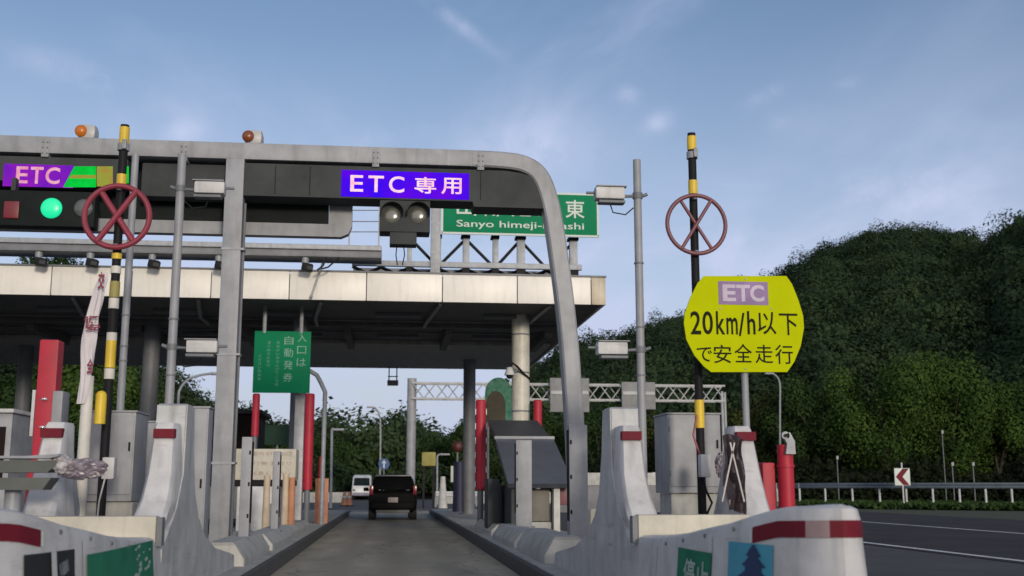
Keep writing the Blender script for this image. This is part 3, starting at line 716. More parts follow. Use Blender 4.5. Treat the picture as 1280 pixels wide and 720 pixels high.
# ------------------------------------------------------------ hanging green sign and things beneath
YH = 28.0
hs = thing('hanging_sign', (P(352, 450, YH).x, YH, P(352, 492, YH).z), 'green sign of vertical lettering 入口は 自動発券 hung from the canopy', 'sign')
x0, x1 = P(317, 450, YH).x, P(388, 450, YH).x; z0, z1 = P(352, 491, YH).z, P(352, 414, YH).z
MB().span(x0, x1, YH, YH+.06, z0, z1, .01).build('sign_plate', SIGNG, hs)
for px in (331, 377):
    x = P(px, 400, YH).x; MB().cyl((x, YH+.03, z1-.05), (x, YH+.03, zf0+.03), .05, seg=10).build('hanger', STEEL, hs)
b = MB(); f3 = flat(YH-.004); Wd = x1-x0; Ht = z1-z0
for i, ch in enumerate('入口は'): text(b, ch, f3, x0+Wd*.76, x0+Wd*.92, z1-Ht*(.17+.2*i), z1-Ht*(.04+.2*i), .0)
for i, ch in enumerate('自動発券'): text(b, ch, f3, x0+Wd*.53, x0+Wd*.69, z1-Ht*(.22+.2*i), z1-Ht*(.08+.2*i), .0)
b.build('lettering', SIGNF, hs)
b = MB()
for i, ch in enumerate('係員がいませんのでご注意'): text(b, ch, f3, x0+Wd*.39, x0+Wd*.45, z1-Ht*(.21+.062*i), z1-Ht*(.165+.062*i))
for i, ch in enumerate('通行券をお取り'): text(b, ch, f3, x0+Wd*.23, x0+Wd*.29, z1-Ht*(.21+.062*i), z1-Ht*(.165+.062*i))
for i, ch in enumerate('ください精算機'): text(b, ch, f3, x0+Wd*.08, x0+Wd*.14, z1-Ht*(.43+.062*i), z1-Ht*(.385+.062*i))
b.build('small_lettering', mat('dim_lettering', (.10, .36, .22), .5), hs)
o = MB().span(P(331, 540, 31).x, P(366, 540, 31).x, 31, 31.06, P(340, 556, 31).z, P(340, 531, 31).z, .01).build('green_panel', mat('dark_green_panel', (.01, .06, .03), .6)); 
tag(o, 'small dark green panel below the hanging green sign', 'panel')
xq = P(346, 560, 31).x; MB().cyl((xq, 31.1, .18), (xq, 31.1, P(346, 535, 31).z), .035).build('post', STEEL, o)

def red_post(px, Y, r, pyt, pyb, lab, foot=True):
    x = PX(px, Y); zt_ = PZ(px, pyt, Y); zb_ = PZ(px, pyb, Y)
    root = thing('red_post', (x, Y, .18), lab, 'post')
    b = MB(); b.cyl((x, Y, zb_), (x, Y, zt_-.03), r, seg=20); b.cyl((x, Y, zt_-.03), (x, Y, zt_), r, r*.8, seg=20); b.build('red_sleeve', RED, root)
    if zb_ > .3: MB().cyl((x, Y, .18), (x, Y, zb_), r*.6).build('core_post', GREYD, root)
    return root, x, zt_, zb_
rp, x, zt_, zb_ = red_post(600.5, 26, .12, 500, 612, 'tall red padded post with white reflectors beside the dark column')
for k in range(6):
    z = zb_+.12+k*.33
    for sgn in (-1, 1): MB().box((x+sgn*.125, 25.95, z), (.02, .06, .14), .003).build('reflector', SIGNW, rp)
red_post(672.5, 28.5, .11, 500, 600, 'red padded post standing behind the dark hood, right of the cream column')
red_post(316, 26.5, .085, 492, 545, 'short red post at the left edge below the hanging green sign')
red_post(384, 26.5, .11, 492, 612, 'tall red post at the right edge below the hanging green sign')
red_post(401, 30, .07, 570, 650, 'thin red post right beside the curved grey pole')
MB().span(PX(360, 28.6), PX(376, 28.6), 28.5, 28.7, .18, PZ(370, 495, 28.6), .01)
o = MB().span(PX(366, 28.9), PX(378, 28.9), 28.7, 28.95, .18, PZ(370, 495, 28.9), .02).build('white_post', WHITE); tag(o, 'white square post beside the tall red post under the green sign', 'post')
# curved grey pole
Yp = 28.4
b = MB(); xx = PX(403, Yp)
pts = [(xx, Yp, .18), (xx, Yp, 2.5), (xx, Yp, PZ(403, 490, Yp))] + [(PX(px, Yp, py), Yp, PZ(px, py, Yp)) for px, py in ((401, 478), (396, 469), (388, 464), (378, 462), (366, 461))]
b.tube(pts, .055, 10); tag(b.build('hooked_pole', STEEL, loc=(xx, Yp, .18)), 'grey pole curving over at its top beside the hanging green sign', 'pole')

# ------------------------------------------------------------ poles with cameras
def camera_unit(root, x, y, z, side, px_w=.30, flip=1):
    """side +1 camera to the right of the pole"""
    c = x+side*(.30)
    MB().box((c, y-.03, z), (.30, .16, .125), .02).build('camera_body', WHITE, root)
    MB().box((c-side*.015, y-.035, z+.07), (.31, .17, .012), .004).build('sunshield', GREY, root)
    MB().box((c-.02*side, y-.03, z-.085), (.27, .12, .03), .008).build('mount_rail', GREYD, root)
    MB().cyl((c+side*.15, y-.03, z+.01), (c+side*.235, y-.03, z+.01), .014).build('nozzle', GREYD, root)
    b = MB(); b.cyl((x, y, z), (c-side*.14, y, z-.01), .016); b.cyl((x, y, z-.03), (x, y, z+.03), .052); b.cyl((x-side*.05, y, z), (x-side*.10, y, z+.02), .018); b.build('clamp', GREYD, root)
    b = MB(); b.tube([(c-.02*side, y+.02, z-.09), (c-side*.05, y+.04, z-.17), (x+side*.12, y+.04, z-.19), (x+side*.04, y+.02, z-.12)], .007, 6); b.build('cable', BLACK, root)
def cam_pole(px_t, px_b, Y, pyt, zb_, r, lab, cams, zz_):
    x = PX((px_t+px_b)/2, Y, 400); root = thing('camera_pole', (x, Y, zb_), lab, 'pole')
    zt_ = PZ(px_t, pyt, Y)
    MB().cyl((x, Y, zb_), (x, Y, zt_), r, r*.92, seg=18).build('pole', GREY, root)
    for sd_, py in cams: camera_unit(root, x, Y, PZ(px_t, py, Y), sd_)
    for py in zz_: MB().cyl((x, Y, PZ(px_t, py, Y)), (x, Y, PZ(px_t, py, Y)+.015), r+.006, seg=18).build('band', GREYD, root)
    return root
cam_pole(798, 802, 10.9, 200, .2, .043, 'slim grey pole with two white cameras, right of the lane', [(-1, 245), (-1, 437)], (330, 410, 470))
cam_pole(225, 209, 11.3, 193, .2, .046, 'slim grey pole with two white cameras, left of the lane', [(1, 236), (1, 434)], (400, 470))
cam_pole(166, 148, 12.6, 193, .2, .042, 'bare slim grey pole beside the flag, without cameras', [], (395, 434, 452))

# ------------------------------------------------------------ striped poles with cross wheels
def striped(px_mid, Y, zb_, bands, r, pyt, wheel_py, wheelm, lab, spr=R(60)):
    x = PX(px_mid, Y, 400); root = thing('striped_pole', (x, Y, zb_), lab, 'striped pole', 'black and yellow poles on the islands')
    zt_ = PZ(px_mid, pyt, Y)
    MB().cyl((x, Y, zb_), (x, Y, zt_), r, seg=20).build('pole', BLACK, root)
    for (a, c_, m, nm) in bands:
        z1_, z0_ = PZ(px_mid, a, Y), PZ(px_mid, c_, Y); MB().cyl((x, Y, z0_), (x, Y, z1_), r+.006, seg=20).build(nm, m, root)
    zc_ = PZ(px_mid, wheel_py, Y); yw = Y-.09; rr = .305
    wr = MB().tube([(x+rr*math.cos(a*math.pi/24), yw, zc_+rr*math.sin(a*math.pi/24)) for a in range(48)], .028 if wheelm is REDW else .022, 10, closed=True).build('wheel_rim', wheelm, root)
    for sg_ in (-1, 1):
        a = spr*sg_; MB().cyl((x-rr*math.cos(a), yw-.012*sg_, zc_-rr*math.sin(a)), (x+rr*math.cos(a), yw-.012*sg_, zc_+rr*math.sin(a)), .030 if wheelm is REDW else .018, seg=10).build('spoke', wheelm, wr)
    for dz in (0, rr-.02, -rr+.02): MB().box((x, Y-.05, zc_+dz), (.04, .075, .035), .004).build('bracket', GREYD, root)
    b = MB(); zc2 = PZ(px_mid, pyt+26, Y); b.cyl((x, Y, zc2-.05), (x, Y, zc2+.02), r+.015, seg=20); b.box((x+.02, Y-.06, zc2), (.045, .04, .10), .01); b.build('clamp', STEEL, root)
    return root, x
YPL = 11.0
rpR, xR = striped(871, YPL, .2, [(171, 188, YEL, 'yellow_band'), (226, 243, YEL, 'yellow_band'), (500, 535, YEL, 'yellow_band')], .042, 167, 283, REDB, 'black and yellow pole with a dull crossed ring, behind the yellow speed sign', R(58))
rpL, xL = striped(141, YPL, .2, [(159, 184, YEL, 'yellow_band'), (218, 236, YEL, 'yellow_band'), (317, 324, YEL, 'yellow_band'), (333, 342, TAPE, 'tape'), (352, 372, mat('olive_band', (.30, .26, .08), .6), 'yellow_band'), (373, 386, TAPE, 'tape'), (416, 426, TAPE, 'tape'), (426, 460, YEL, 'yellow_band'), (461, 474, TAPE, 'tape')], .042, 156, 273, REDW, 'black and yellow pole with a red crossed ring, left of the lane', R(56))
# yellow guard in front of left pole
x = PX(125, 10.7, 520)
b = MB(); b.cyl((x, 10.7, PZ(125, 530, 10.7)), (x, 10.7, PZ(125, 495, 10.7)), .05); b.sph((x, 10.7, PZ(125, 495, 10.7)), .05)
b.build('yellow_band', YEL, rpL)
# furled white banner on its own pole
bx = PX(112, 10.6, 420)
root = thing('banner', (bx, 10.6, .2), 'furled white banner with dark red lettering tied to the striped pole', 'banner')
b = MB(); rw = []
N_ = 40
for i in range(N_+1):
    t = i/N_; z = PZ(115, 340+165*t, 10.6); cpx = np.interp(t, [0, .12, .35, .7, 1], [127, 119, 113, 112, 108]); wv = np.interp(t, [0, .05, .2, .5, .8, 1], [4, 10, 13, 15, 12, 10])
    row = []
    for k in range(33):
        a = 2*math.pi*k/32
        rad = wv/2*10.6/F*(1+.22*math.sin(3*a+5*t)+.12*math.sin(7*a-9*t+1))
        row.append((PX(cpx, 10.6, 420)+rad*1.0*math.cos(a)+.006*math.sin(9*t), 10.6+rad*.7*math.sin(a), z))
    rw.append(row)
CLOTH = mat('white_banner_cloth', (.62, .58, .60), .8, var=.06)
b.grid(rw); clo = b.build('cloth', CLOTH, root)
RP = mat('dark_red_print', (.20, .02, .045), .7)
def clf(cx, wd):
    def fn(a, bb):
        k = min(max(a, -1), 1); return (cx+a*wd, 10.6-.035-.03*(1-k*k), bb)
    return fn
b = MB()
for ch, px, py, wp, hp in (('交', 126, 350, 8, 22), ('通', 114, 400, 19, 11), ('安', 115, 409, 18, 9), ('全', 112, 457, 8, 18)):
    cx = PX(px, 10.5, py); zc_ = PZ(px, py, 10.5); text(b, ch, lambda a, z: (a, 10.6-.082, z), cx-wp/2*.0075, cx+wp/2*.0075, zc_-hp/2*.0075, zc_+hp/2*.0075, .03)
b.build('lettering', RP, clo)
MB().cyl((PX(108, 10.62, 500), 10.64, .2), (PX(108, 10.62, 500), 10.64, PZ(108, 470, 10.64)), .06, .05).build('sleeve', TAPE, root)

# ------------------------------------------------------------ yellow speed sign
YY = 10.75
ys = thing('speed_sign', (PX(931, YY, 600), YY, .2), 'fluorescent yellow rounded sign reading 20km/h以下で安全走行', 'road sign')
def y2(px, py): q = P(px, py, YY); return (q.x, q.z)
c_ = P(931, 405, YY); L_ = []
left = [(880, 345), (872, 354), (863, 372), (856, 392), (855, 404), (858, 424), (868, 444), (880, 458), (889, 465)]
right = [(984, 465), (993, 452), (1001, 432), (1005, 410), (1004, 395), (998, 375), (990, 355), (983, 345)]
out_ = [y2(*p) for p in left+right]
b = MB(); b.prism(out_, 'y', YY, YY+.02); b.build('sign_plate', SIGNY, ys)
fy = flat(YY-.004)
def box2(px0, px1, py0, py1, Y=YY):
    a = P(px0, (py0+py1)/2, Y); bq = P(px1, (py0+py1)/2, Y); m_ = P((px0+px1)/2, py0, Y); n_ = P((px0+px1)/2, py1, Y)
    return a.x, bq.x, n_.z, m_.z
a = box2(898, 960, 352, 381); pb_ = MB().span(a[0], a[1], YY-.003, YY, a[2], a[3], 0).build('purple_patch', PURP, ys)
b = MB(); a = box2(903, 955, 356, 377)
wch = (a[1]-a[0])
for ch, f0, f1 in (('E', .0, .32), ('T', .33, .66), ('C', .66, 1.)): text(b, ch, flat(YY-.006), a[0]+wch*f0, a[0]+wch*f1, a[2], a[3], .035)
b.build('lettering', LILAC, pb_)
b = MB()
for ch, p0_, p1_, t0, t1 in (('2', 863, 876, 389, 418), ('0', 878, 891, 389, 418), ('k', 895, 906, 389, 418), ('m', 908, 922, 397, 418), ('/', 923, 931, 391, 420), ('h', 934, 944, 389, 418), ('以', 947, 970, 390, 418), ('下', 974, 997, 392, 419), ('で', 871, 890, 434, 452), ('安', 892, 914, 431, 454), ('全', 918, 940, 430, 453), ('走', 944, 966, 431, 454), ('行', 969, 991, 431, 455)):
    a = box2(p0_, p1_, t0, t1); text(b, ch, fy, *a, .012 if ord(ch) < 200 else .004)
b.build('lettering', INK, ys)
for bx_, by_ in ((932, 349), (932, 461), (900, 386), (964, 386)):
    q = P(bx_, by_, YY); MB().cyl((q.x, YY-.006, q.z), (q.x, YY-.0005, q.z), .009, seg=10).build('bolt', GREY, ys)
x = PX(932, YY+.06, 500); MB().cyl((x, YY+.06, .2), (x, YY+.06, PZ(932, 352, YY)), .034).build('post', GREY, ys)
for py in (370, 445):
    z = PZ(932, py, YY); MB().span(x-.25, x+.25, YY+.02, YY+.035, z-.02, z+.02, 0).build('back_brace', GREYD, ys)

# ------------------------------------------------------------ cabinets
def cabinet(px0, px1, pyt, Y, dp, z0, lab, doors=1, sideface=0, m=GREY, seams=()):
    x0, x1 = PX(px0, Y), PX(px1, Y); z1 = PZ((px0+px1)/2, pyt, Y)
    root = thing('control_cabinet', ((x0+x1)/2, Y+dp/2, z0), lab, 'cabinet')
    MB().span(x0, x1, Y, Y+dp, z0, z1, .012).build('cabinet_body', m, root)
    MB().span(x0-.012, x1+.012, Y-.012, Y+dp+.012, z1, z1+.018, .004).build('cabinet_top', m, root)
    wd = (x1-x0)/doors
    for k in range(doors):
        dd = MB().span(x0+wd*k+.014, x0+wd*(k+1)-.014, Y-.014, Y-.001, z0+.07, z1-.035, .004).build('door', m, root)
        MB().box((x0+wd*(k+1)-.045, Y-.022, (z0+z1)/2+.1), (.018, .016, .09), .004).build('handle', BLACK, dd)
        MB().box((x0+wd*k+.016, Y-.018, z1-.16), (.012, .01, .06), .002).build('hinge', GREYD, dd)
        MB().box((x0+wd*k+.016, Y-.018, z0+.2), (.012, .01, .06), .002).build('hinge', GREYD, dd)
    return root
cb = cabinet(95, 165, 515, 11.8, .6, .95, 'large grey twin-door control cabinet behind the striped pole, left of the lane', 2)
MB().span(PX(93, 11.8), PX(166, 11.8), 11.84, 12.36, .17, .945, .01).build('plinth', CONC, cb)
cabinet(168, 193, 528, 12.8, .4, .18, 'narrow grey cabinet between the twin-door cabinet and the white fin')
cabinet(216, 257, 510, 11.6, .3, .18, 'grey cabinet behind the white fin, left of the lane')
cb = cabinet(836, 903, 518, 11.7, .6, 1.03, 'large grey control cabinet with streaked doors behind the striped pole, right of the lane', 1)
MB().span(PX(840, 11.7), PX(901, 11.7), 11.75, 12.25, .17, 1.025, .01).build('plinth', CONC, cb)
# small control box on right pole and cable
zb2 = PZ(873, 582, 10.8)
b = MB(); b.box((xR, 10.88, zb2), (.10, .12, .22), .012); b.build('junction_box', WHITE, rpR)
b = MB(); b.tube([(xR-.02, 10.9, zb2-.1), (xR+.02, 10.9, zb2-.25), (xR+.10, 11, zb2-.36), (xR+.03, 11, zb2-.5)], .012, 6); b.build('cable', BLACK, rpR)
b = MB(); b.tube([(xR-.045, 10.94, zb2+.5), (xR-.09, 10.93, zb2+.3), (xR-.03, 10.92, zb2+.1)], .01, 6); b.build('cable', REDW, rpR)
zb3 = PZ(125, 585, 10.7); xq = PX(128, 10.6, 590)
b = MB(); b.box((xq, 10.85, zb3), (.11, .12, .2), .012); b.build('junction_box', WHITE, rpL)
b = MB(); b.tube([(xq-.02, 10.8, zb3-.08), (xq-.05, 10.75, zb3-.3), (xq-.07, 10.72, .25)], .008, 6); b.build('cable', WHITE, rpL)

# ------------------------------------------------------------ sensor posts and low concrete barriers
def sensor(px0, px1, Y, pyt, z0, lab):
    x0, x1 = PX(px0, Y), PX(px1, Y); z1 = PZ(px0, pyt, Y)
    root = thing('sensor_post', ((x0+x1)/2, Y, z0), lab, 'sensor post', 'vehicle sensor posts along the lane')
    MB().span(x0, x1, Y, Y+.22, z0, z1, .012).build('housing', GREY, root)
    sgn = -1 if x0 > 0 else 1; xe_ = x0 if x0 > 0 else x1
    MB().span(xe_-.004, xe_+.004, Y+.02, Y+.2, z0+.25, z1-.06, 0).build('dark_window', BLACK, root)
    for f in (.25, .55, .85): MB().box((xe_+.02*(-sgn), Y-.008, z0+(z1-z0)*f), (.022, .012, .05), .002).build('latch', BLACK, root)
    MB().box(((x0+x1)/2, Y+.1, z0+.015), (x1-x0+.1, .32, .03), .004).build('base_plate', GREYD, root)
sensor(712, 735, 14.2, 531, .42, 'wide grey sensor post at the foot of the portal, right of the lane')
sensor(645, 665, 19.4, 550, .40, 'grey sensor post in front of the dark hood, right of the lane')
sensor(300, 313, 15.2, 546, .38, 'nearer grey sensor post, left of the lane')
sensor(340, 349, 19.0, 564, .36, 'further grey sensor post, left of the lane')
def barrier(x0, x1, y0, y1, h, lab, endm=CONCL):
    root = thing('concrete_barrier', ((x0+x1)/2, (y0+y1)/2, .18), lab, 'barrier', 'low concrete barriers along the lane')
    c = (x0+x1)/2; wd = abs(x1-x0)/2
    b = MB(); b.prism([(c-wd, .185), (c-wd, .27), (c-wd*.62, h-.03), (c-wd*.5, h), (c+wd*.5, h), (c+wd*.62, h-.03), (c+wd, .27), (c+wd, .185)], 'y', y0, y1)
    b.build('barrier_block', CONC, root)
    b = MB(); b.prism([(c-wd*.97, .187), (c-wd*.97, .27), (c-wd*.60, h-.035), (c+wd*.60, h-.035), (c+wd*.97, .27), (c+wd*.97, .187)], 'y', y0-.02, y0-.003); b.build('white_end', endm, root)
barrier(1.88, 2.46, 13.7, 16.6, .50, 'low concrete barrier under the portal leg, right of the lane')
barrier(1.88, 2.44, 17.1, 20.4, .44, 'low concrete barrier under the grey sensor post by the dark hood')
barrier(1.95, 2.4, 21.6, 25.5, .38, 'furthest low concrete barrier, right of the lane')
barrier(MX(2.44), MX(1.88), 13.6, 16.4, .46, 'nearest low concrete barrier, left of the lane')
barrier(MX(2.42), MX(1.88), 16.9, 20.2, .42, 'second low concrete barrier, left of the lane')
barrier(MX(2.4), MX(1.95), 20.8, 26.0, .36, 'furthest low concrete barrier, left of the lane')

# ------------------------------------------------------------ dark hood / machine on right island
root = thing('ticket_machine', (2.8, 23, .18), 'ticket machine under a dark slanted hood, right of the lane', 'machine')
HOOD = mat('dark_blue_grey_hood', (.075, .085, .11), .35, dirt=.2)
b = MB(); b.grid([[(2.22, 21.0, 1.15), (3.45, 21.0, 1.15)], [(2.27, 23.6, 2.10), (3.42, 23.6, 2.10)]]); 
b2 = MB(); b2.prism([(21.0, 1.15), (23.6, 2.10), (23.6, 1.95), (21.1, 1.07)], 'x', 2.22, 3.45); b2.build('hood', HOOD, root)
b2 = MB(); b2.prism([(23.6, 2.10), (25.8, 2.60), (25.8, 2.48), (23.6, 1.95)], 'x', 2.26, 3.40); b2.build('hood_top', mat('dark_roof_sheet', (.05, .052, .058), .5), root)
MB().span(2.2, 3.47, 23.55, 23.7, 2.07, 2.14, .01).build('hood_rim', GREY, root)
MB().span(2.3, 2.36, 21.2, 26, .2, 1.12, 0).build('side_panel', DARK, root)
MB().span(2.42, 2.62, 21.3, 21.8, .2, 1.06, .01).build('pale_panel', BEIGE, root)
MB().span(2.70, 3.05, 21.4, 22.2, .45, 1.05, .02).build('machine_box', mat('brown_grey_box', (.15, .14, .12), .6, dirt=.3), root)
MB().span(3.10, 3.22, 21.2, 21.6, .2, 1.08, .01).build('support', CONCL, root)
MB().span(3.25, 3.5, 21.5, 22, .75, 1.1, .02).build('machine_box', REDB, root)
MB().span(2.68, 3.08, 21.35, 22.3, .2, .44, .02).build('plinth', CONC, root)
b = MB(); b.tube([(2.0+.05*math.sin(k), 22.0+.08*k, .2+.22*k) for k in range(5)], .1, 8)
o = MB().span(1.96, 2.2, 22.4, 23.2, .2, 1.25, .03).build('dark_cabinet', DARK); tag(o, 'dark cabinet at the kerb between the red post and the slanted hood', 'cabinet')
# small box pile by wide sensor post
o = MB().box((2.86, 15.6, .55), (.26, .3, .5), .03, rz=.2).build('junction_box', BEIGE); tag(o, 'small beige junction box behind the wide sensor post', 'box')
# green and brown picture board
YM = 33
root = thing('picture_board', (PX(622, YM), YM, .18), 'green rounded picture board with a brown dome shape, left of the cream column', 'sign')
q0 = (PX(606, YM), PZ(606, 528, YM)); q1 = (PX(640, YM), PZ(640, 472, YM)); cw = q1[0]-q0[0]; hh = q1[1]-q0[1]
pts = [(q0[0], q0[1]), (q1[0], q0[1])] + [(q0[0]+cw*(.5+.5*math.cos(a*math.pi/12)), q0[1]+hh*(.66+.34*math.sin(a*math.pi/12))) for a in range(13)]
MB().prism(pts, 'y', YM, YM+.05).build('board', mat('mottled_green_print', (.02, .13, .08), .7, col2=(.12, .26, .20), vscale=7, spec=.1), root)
pts = [(q0[0]+.02, q0[1]+.02), (q0[0]+cw*.75, q0[1]+.02)] + [(q0[0]+.02+cw*.37*(1+math.cos(a*math.pi/12)), q0[1]+hh*.35+hh*.35*math.sin(a*math.pi/12)) for a in range(13)]
MB().prism(pts, 'y', YM-.012, YM-.002).build('brown_print', mat('brown_print', (.05, .035, .02), .7, col2=(.02, .025, .012)), root)
for px in (610, 636): MB().cyl((PX(px, YM), YM+.08, .18), (PX(px, YM), YM+.08, q0[1]+.3), .04).build('post', GREYD, root)
# tower signal + padded blue thing by far column
YF = 44
q = P(572, 558, YF)
o = MB().sph((q.x, YF, q.z), .21, (1, .5, 1)).build('red_lamp_head', mat('dim_red', (.10, .015, .012), .5, col2=(.05, .01, .01))); tag(o, 'dark red round lamp head beside the dark far column', 'lamp')
MB().cyl((q.x, YF+.1, .17), (q.x, YF+.1, q.z), .04).build('post', GREYD, o)
q = P(574, 596, YF-2)
root = thing('crash_pad', (q.x, YF-2, .17), 'navy padded post with white sides at the far end of the right island', 'bollard')
MB().cyl((q.x, YF-2, .17), (q.x, YF-2, q.z+.55), .24, .2).build('navy_pad', mat('navy_pad', (.02, .02, .06), .6), root)
for sg_ in (-1, 1): MB().box((q.x+.27*sg_, YF-2, q.z+.1), (.1, .1, .6), .02).build('white_strip', SIGNW, root)

# ------------------------------------------------------------ left island mid-ground
root = thing('payment_machine', (PX(340, 24), 24.3, .18), 'beige payment machine with faded lettering and a dark gap, left of the lane', 'machine')
x0, x1 = PX(290, 24), PX(369, 24)
z1 = PZ(330, 561, 24); z2 = PZ(330, 600, 24)
MB().span(x0, x1, 24, 24.7, z2, z1, .02).build('upper_panel', BEIGE, root)
MB().span(x0+.05, x1-.02, 24.1, 24.7, z2-.12, z2-.005, .01).build('dark_gap', BLACK, root)  # black block drawn in place of the dark gap between the panels
MB().span(x0+.1, x1-.3, 24.05, 24.6, .19, z2-.13, .02).build('lower_panel', WHITE, root)
MB().span(x1-.6, x1-.35, 23.9, 24.04, .19, .75, .02).build('grey_box', GREYD, root)
b = MB()
for i, tx_ in enumerate(('料金所 ETC 出口', '通行券 お取り', 'ご注意ください')):
    text(b, tx_, flat(23.994), x0+.25, x1-.1, z1-.14-.2*i, z1-.06-.2*i)
b.build('lettering', mat('faded_red_print', (.36, .26, .22), .6), root)
OR = mat('orange_plastic', (.48, .22, .12), .7, dirt=.4); OC = mat('pale_orange_plastic', (.55, .44, .32), .7, dirt=.4)
for px, Y, pyt, m, lab in ((372, 26, 588, OC, 'pale orange marker post nearest the payment machine'), (379, 26, 592, OR, 'orange marker post left of the tall red post'), (352, 25, 590, OC, 'pale orange marker post in front of the payment machine')):
    x = PX(px, Y); o = MB().cyl((x, Y-3, .18), (x, Y-3, PZ(px, pyt+6, Y)), .075, .06).build('marker_post', m); tag(o, lab, 'marker post', 'orange marker posts')
x = PX(403, 29.5); root = thing('orange_board', (x, 29.3, .18), 'orange and red board at the kerb below the curved grey pole', 'board')
MB().span(x-.16, x+.17, 29.2, 29.26, .18, PZ(403, 598, 29.2), .01).build('board', mat('faded_orange', (.50, .24, .14), .7, col2=(.35, .12, .08)), root)
MB().span(x-.03, x+.04, 29.16, 29.197, .2, PZ(403, 598, 29.2)-.05, .0).build('red_stripe', RED, root)
# dark far booth left
root = thing('toll_booth', (PX(275, 34), 35, .17), 'dark brown toll booth seen between the cabinet and the portal leg', 'booth')
x0, x1 = PX(225, 34), PX(320, 34); zq = PZ(270, 512, 34)
MB().span(x0, x1, 34, 36.5, .17, 1.1, .02).build('wall', mat('booth_wall', (.20, .20, .19), .6, dirt=.3), root)
MB().span(x0+.05, x1-.05, 34.05, 36.4, 1.1, zq-.12, .0).build('window', mat('dark_glass', (.016, .010, .010), .6, spec=.1), root)
for k in range(4): MB().span(x0+(x1-x0-.08)*k/3, x0+(x1-x0-.08)*k/3+.08, 33.98, 34.04, 1.1, zq-.1, 0).build('mullion', GREYD, root)
MB().span(x0-.1, x1+.1, 33.8, 36.7, zq-.12, zq, .02).build('roof', DARK, root)
# something at the far left: booth edge and grey posts
root = thing('toll_booth', (PX(-40, 24), 25, .17), 'pale grey toll booth cut by the left edge, behind the tall red post', 'booth')
MB().span(PX(-90, 24), PX(9, 24), 24, 26.5, .0, PZ(0, 516, 24), .02).build('wall', GREY, root)
MB().span(PX(-80, 24), PX(2, 24), 23.98, 24, 1.2, 2.3, 0).build('window', MATS['dark_glass'], root)
MB().span(PX(-95, 24), PX(12, 24), 23.9, 26.6, PZ(0, 516, 24), PZ(0, 516, 24)+.08, .01).build('roof', WHITE, root)

# ------------------------------------------------------------ barrier machines (red) with wrapped arms
YR = 11.3
root = thing('barrier_gate', (PX(48, YR), YR, .18), 'tall red gate post with a grey side box on the left island', 'gate')
x0, x1 = PX(36, YR), PX(61, YR)
MB().span(x0, x1, YR, YR+.2, .18, PZ(48, 424, YR), .02).build('red_post', RED, root)
MB().span(PX(60, YR), PX(73, YR), YR-.06, YR+.18, PZ(65, 542, YR), PZ(65, 489, YR), .012).build('side_box', GREY, root)
MB().span(PX(31, YR), PX(35, YR), YR+.02, YR+.06, PZ(31, 545, YR), PZ(31, 487, YR), 0).build('white_edge', WHITE, root)
for py in (499, 534):
    MB().sph((PX(48, YR), YR-.01, PZ(48, py, YR)), .03, (1, .6, .6), 10).build('lamp', mat('shiny_fitting', (.8, .8, .8), .1, metal=.8), root)
# near gate arm: grey flat box reaching in from the left, wrapped end
YA = 8.8
root = thing('boom_barrier', (PX(0, YA), YA, .72), 'dark grey gate arm with a plastic-wrapped end reaching in from the left edge', 'barrier arm')
ARM = mat('arm_grey', (.085, .095, .085), .5, dirt=.3)
za, zb_ = PZ(30, 575, YA), PZ(30, 592, YA)
b = MB(); b.prism([(PX(-120, YA), zb_), (PX(58, YA), zb_+.01), (PX(70, YA), za-.02), (PX(66, YA), za), (PX(-120, YA), za-.01)], 'y', YA, YA+.28); b.build('boom', ARM, root)
b = MB(); b.prism([(PX(-120, YA), za+.012), (PX(60, YA), za+.012), (PX(72, YA), za+.03), (PX(70, YA), za+.045), (PX(30, YA), za+.03), (PX(-120, YA), za+.03)], 'y', YA-.02, YA+.30); b.build('arm_cover', GREY, root)
b = MB(); b.prism([(PX(-120, YA), zb_-.12), (PX(52, YA), zb_-.12), (PX(62, YA), zb_-.03), (PX(-120, YA), zb_-.03)], 'y', YA+.02, YA+.25); b.build('arm_rail', ARM, root)
b = MB(); b.cyl((PX(6, YA), YA+.2, .2), (PX(6, YA), YA+.2, zb_-.1), .06); b.build('support_post', STEEL, root)
o = MB().span(PX(33, 10.3), PX(66, 10.3), 10.25, 10.5, .2, PZ(50, 588, 10.3), .04).build('red_machine', RED); tag(o, 'low red machine box under the grey gate arm', 'machine')
WRAP = mat('crumpled_plastic_wrap', (.26, .22, .25), .35, col2=(.09, .07, .09), vscale=14, spec=.8)
def crumple(c, rad, seed, nm, m, lab, cat):
    r_ = random.Random(seed); bm = bmesh.new(); bmesh.ops.create_icosphere(bm, subdivisions=4, radius=1)
    ph = [(r_.uniform(2, 9), Vector((r_.gauss(0, 1), r_.gauss(0, 1), r_.gauss(0, 1))).normalized(), r_.uniform(0, 6)) for _ in range(26)]
    for vv in bm.verts:
        n = vv.co.normalized(); d = 1+sum(.055*abs(math.sin(f*n.dot(ax)*1.4+p_)) for f, ax, p_ in ph)-.9
        vv.co = Vector((n.x*rad[0]*d, n.y*rad[1]*d, n.z*rad[2]*d))+Vector(c)
    b = MB(); b.bm = bm; o = b.build(nm, m, smooth=False); tag(o, lab, cat); return o
crumple((PX(100, 8.95), 8.95, PZ(100, 586, 8.95)), (.18, .10, .075), 3, 'wrapped_bundle', WRAP, 'crumpled plastic-wrapped bundle between the gate arm and the left striped pole', 'bundle')
crumple((PX(75, 8.9), 8.9, PZ(75, 580, 8.9)), (.07, .10, .07), 9, 'wrapped_bundle', mat('clear_wrap', (.5, .48, .48), .2, col2=(.25, .23, .24), vscale=12), 'pale plastic-wrapped knob at the end of the grey gate arm', 'bundle')
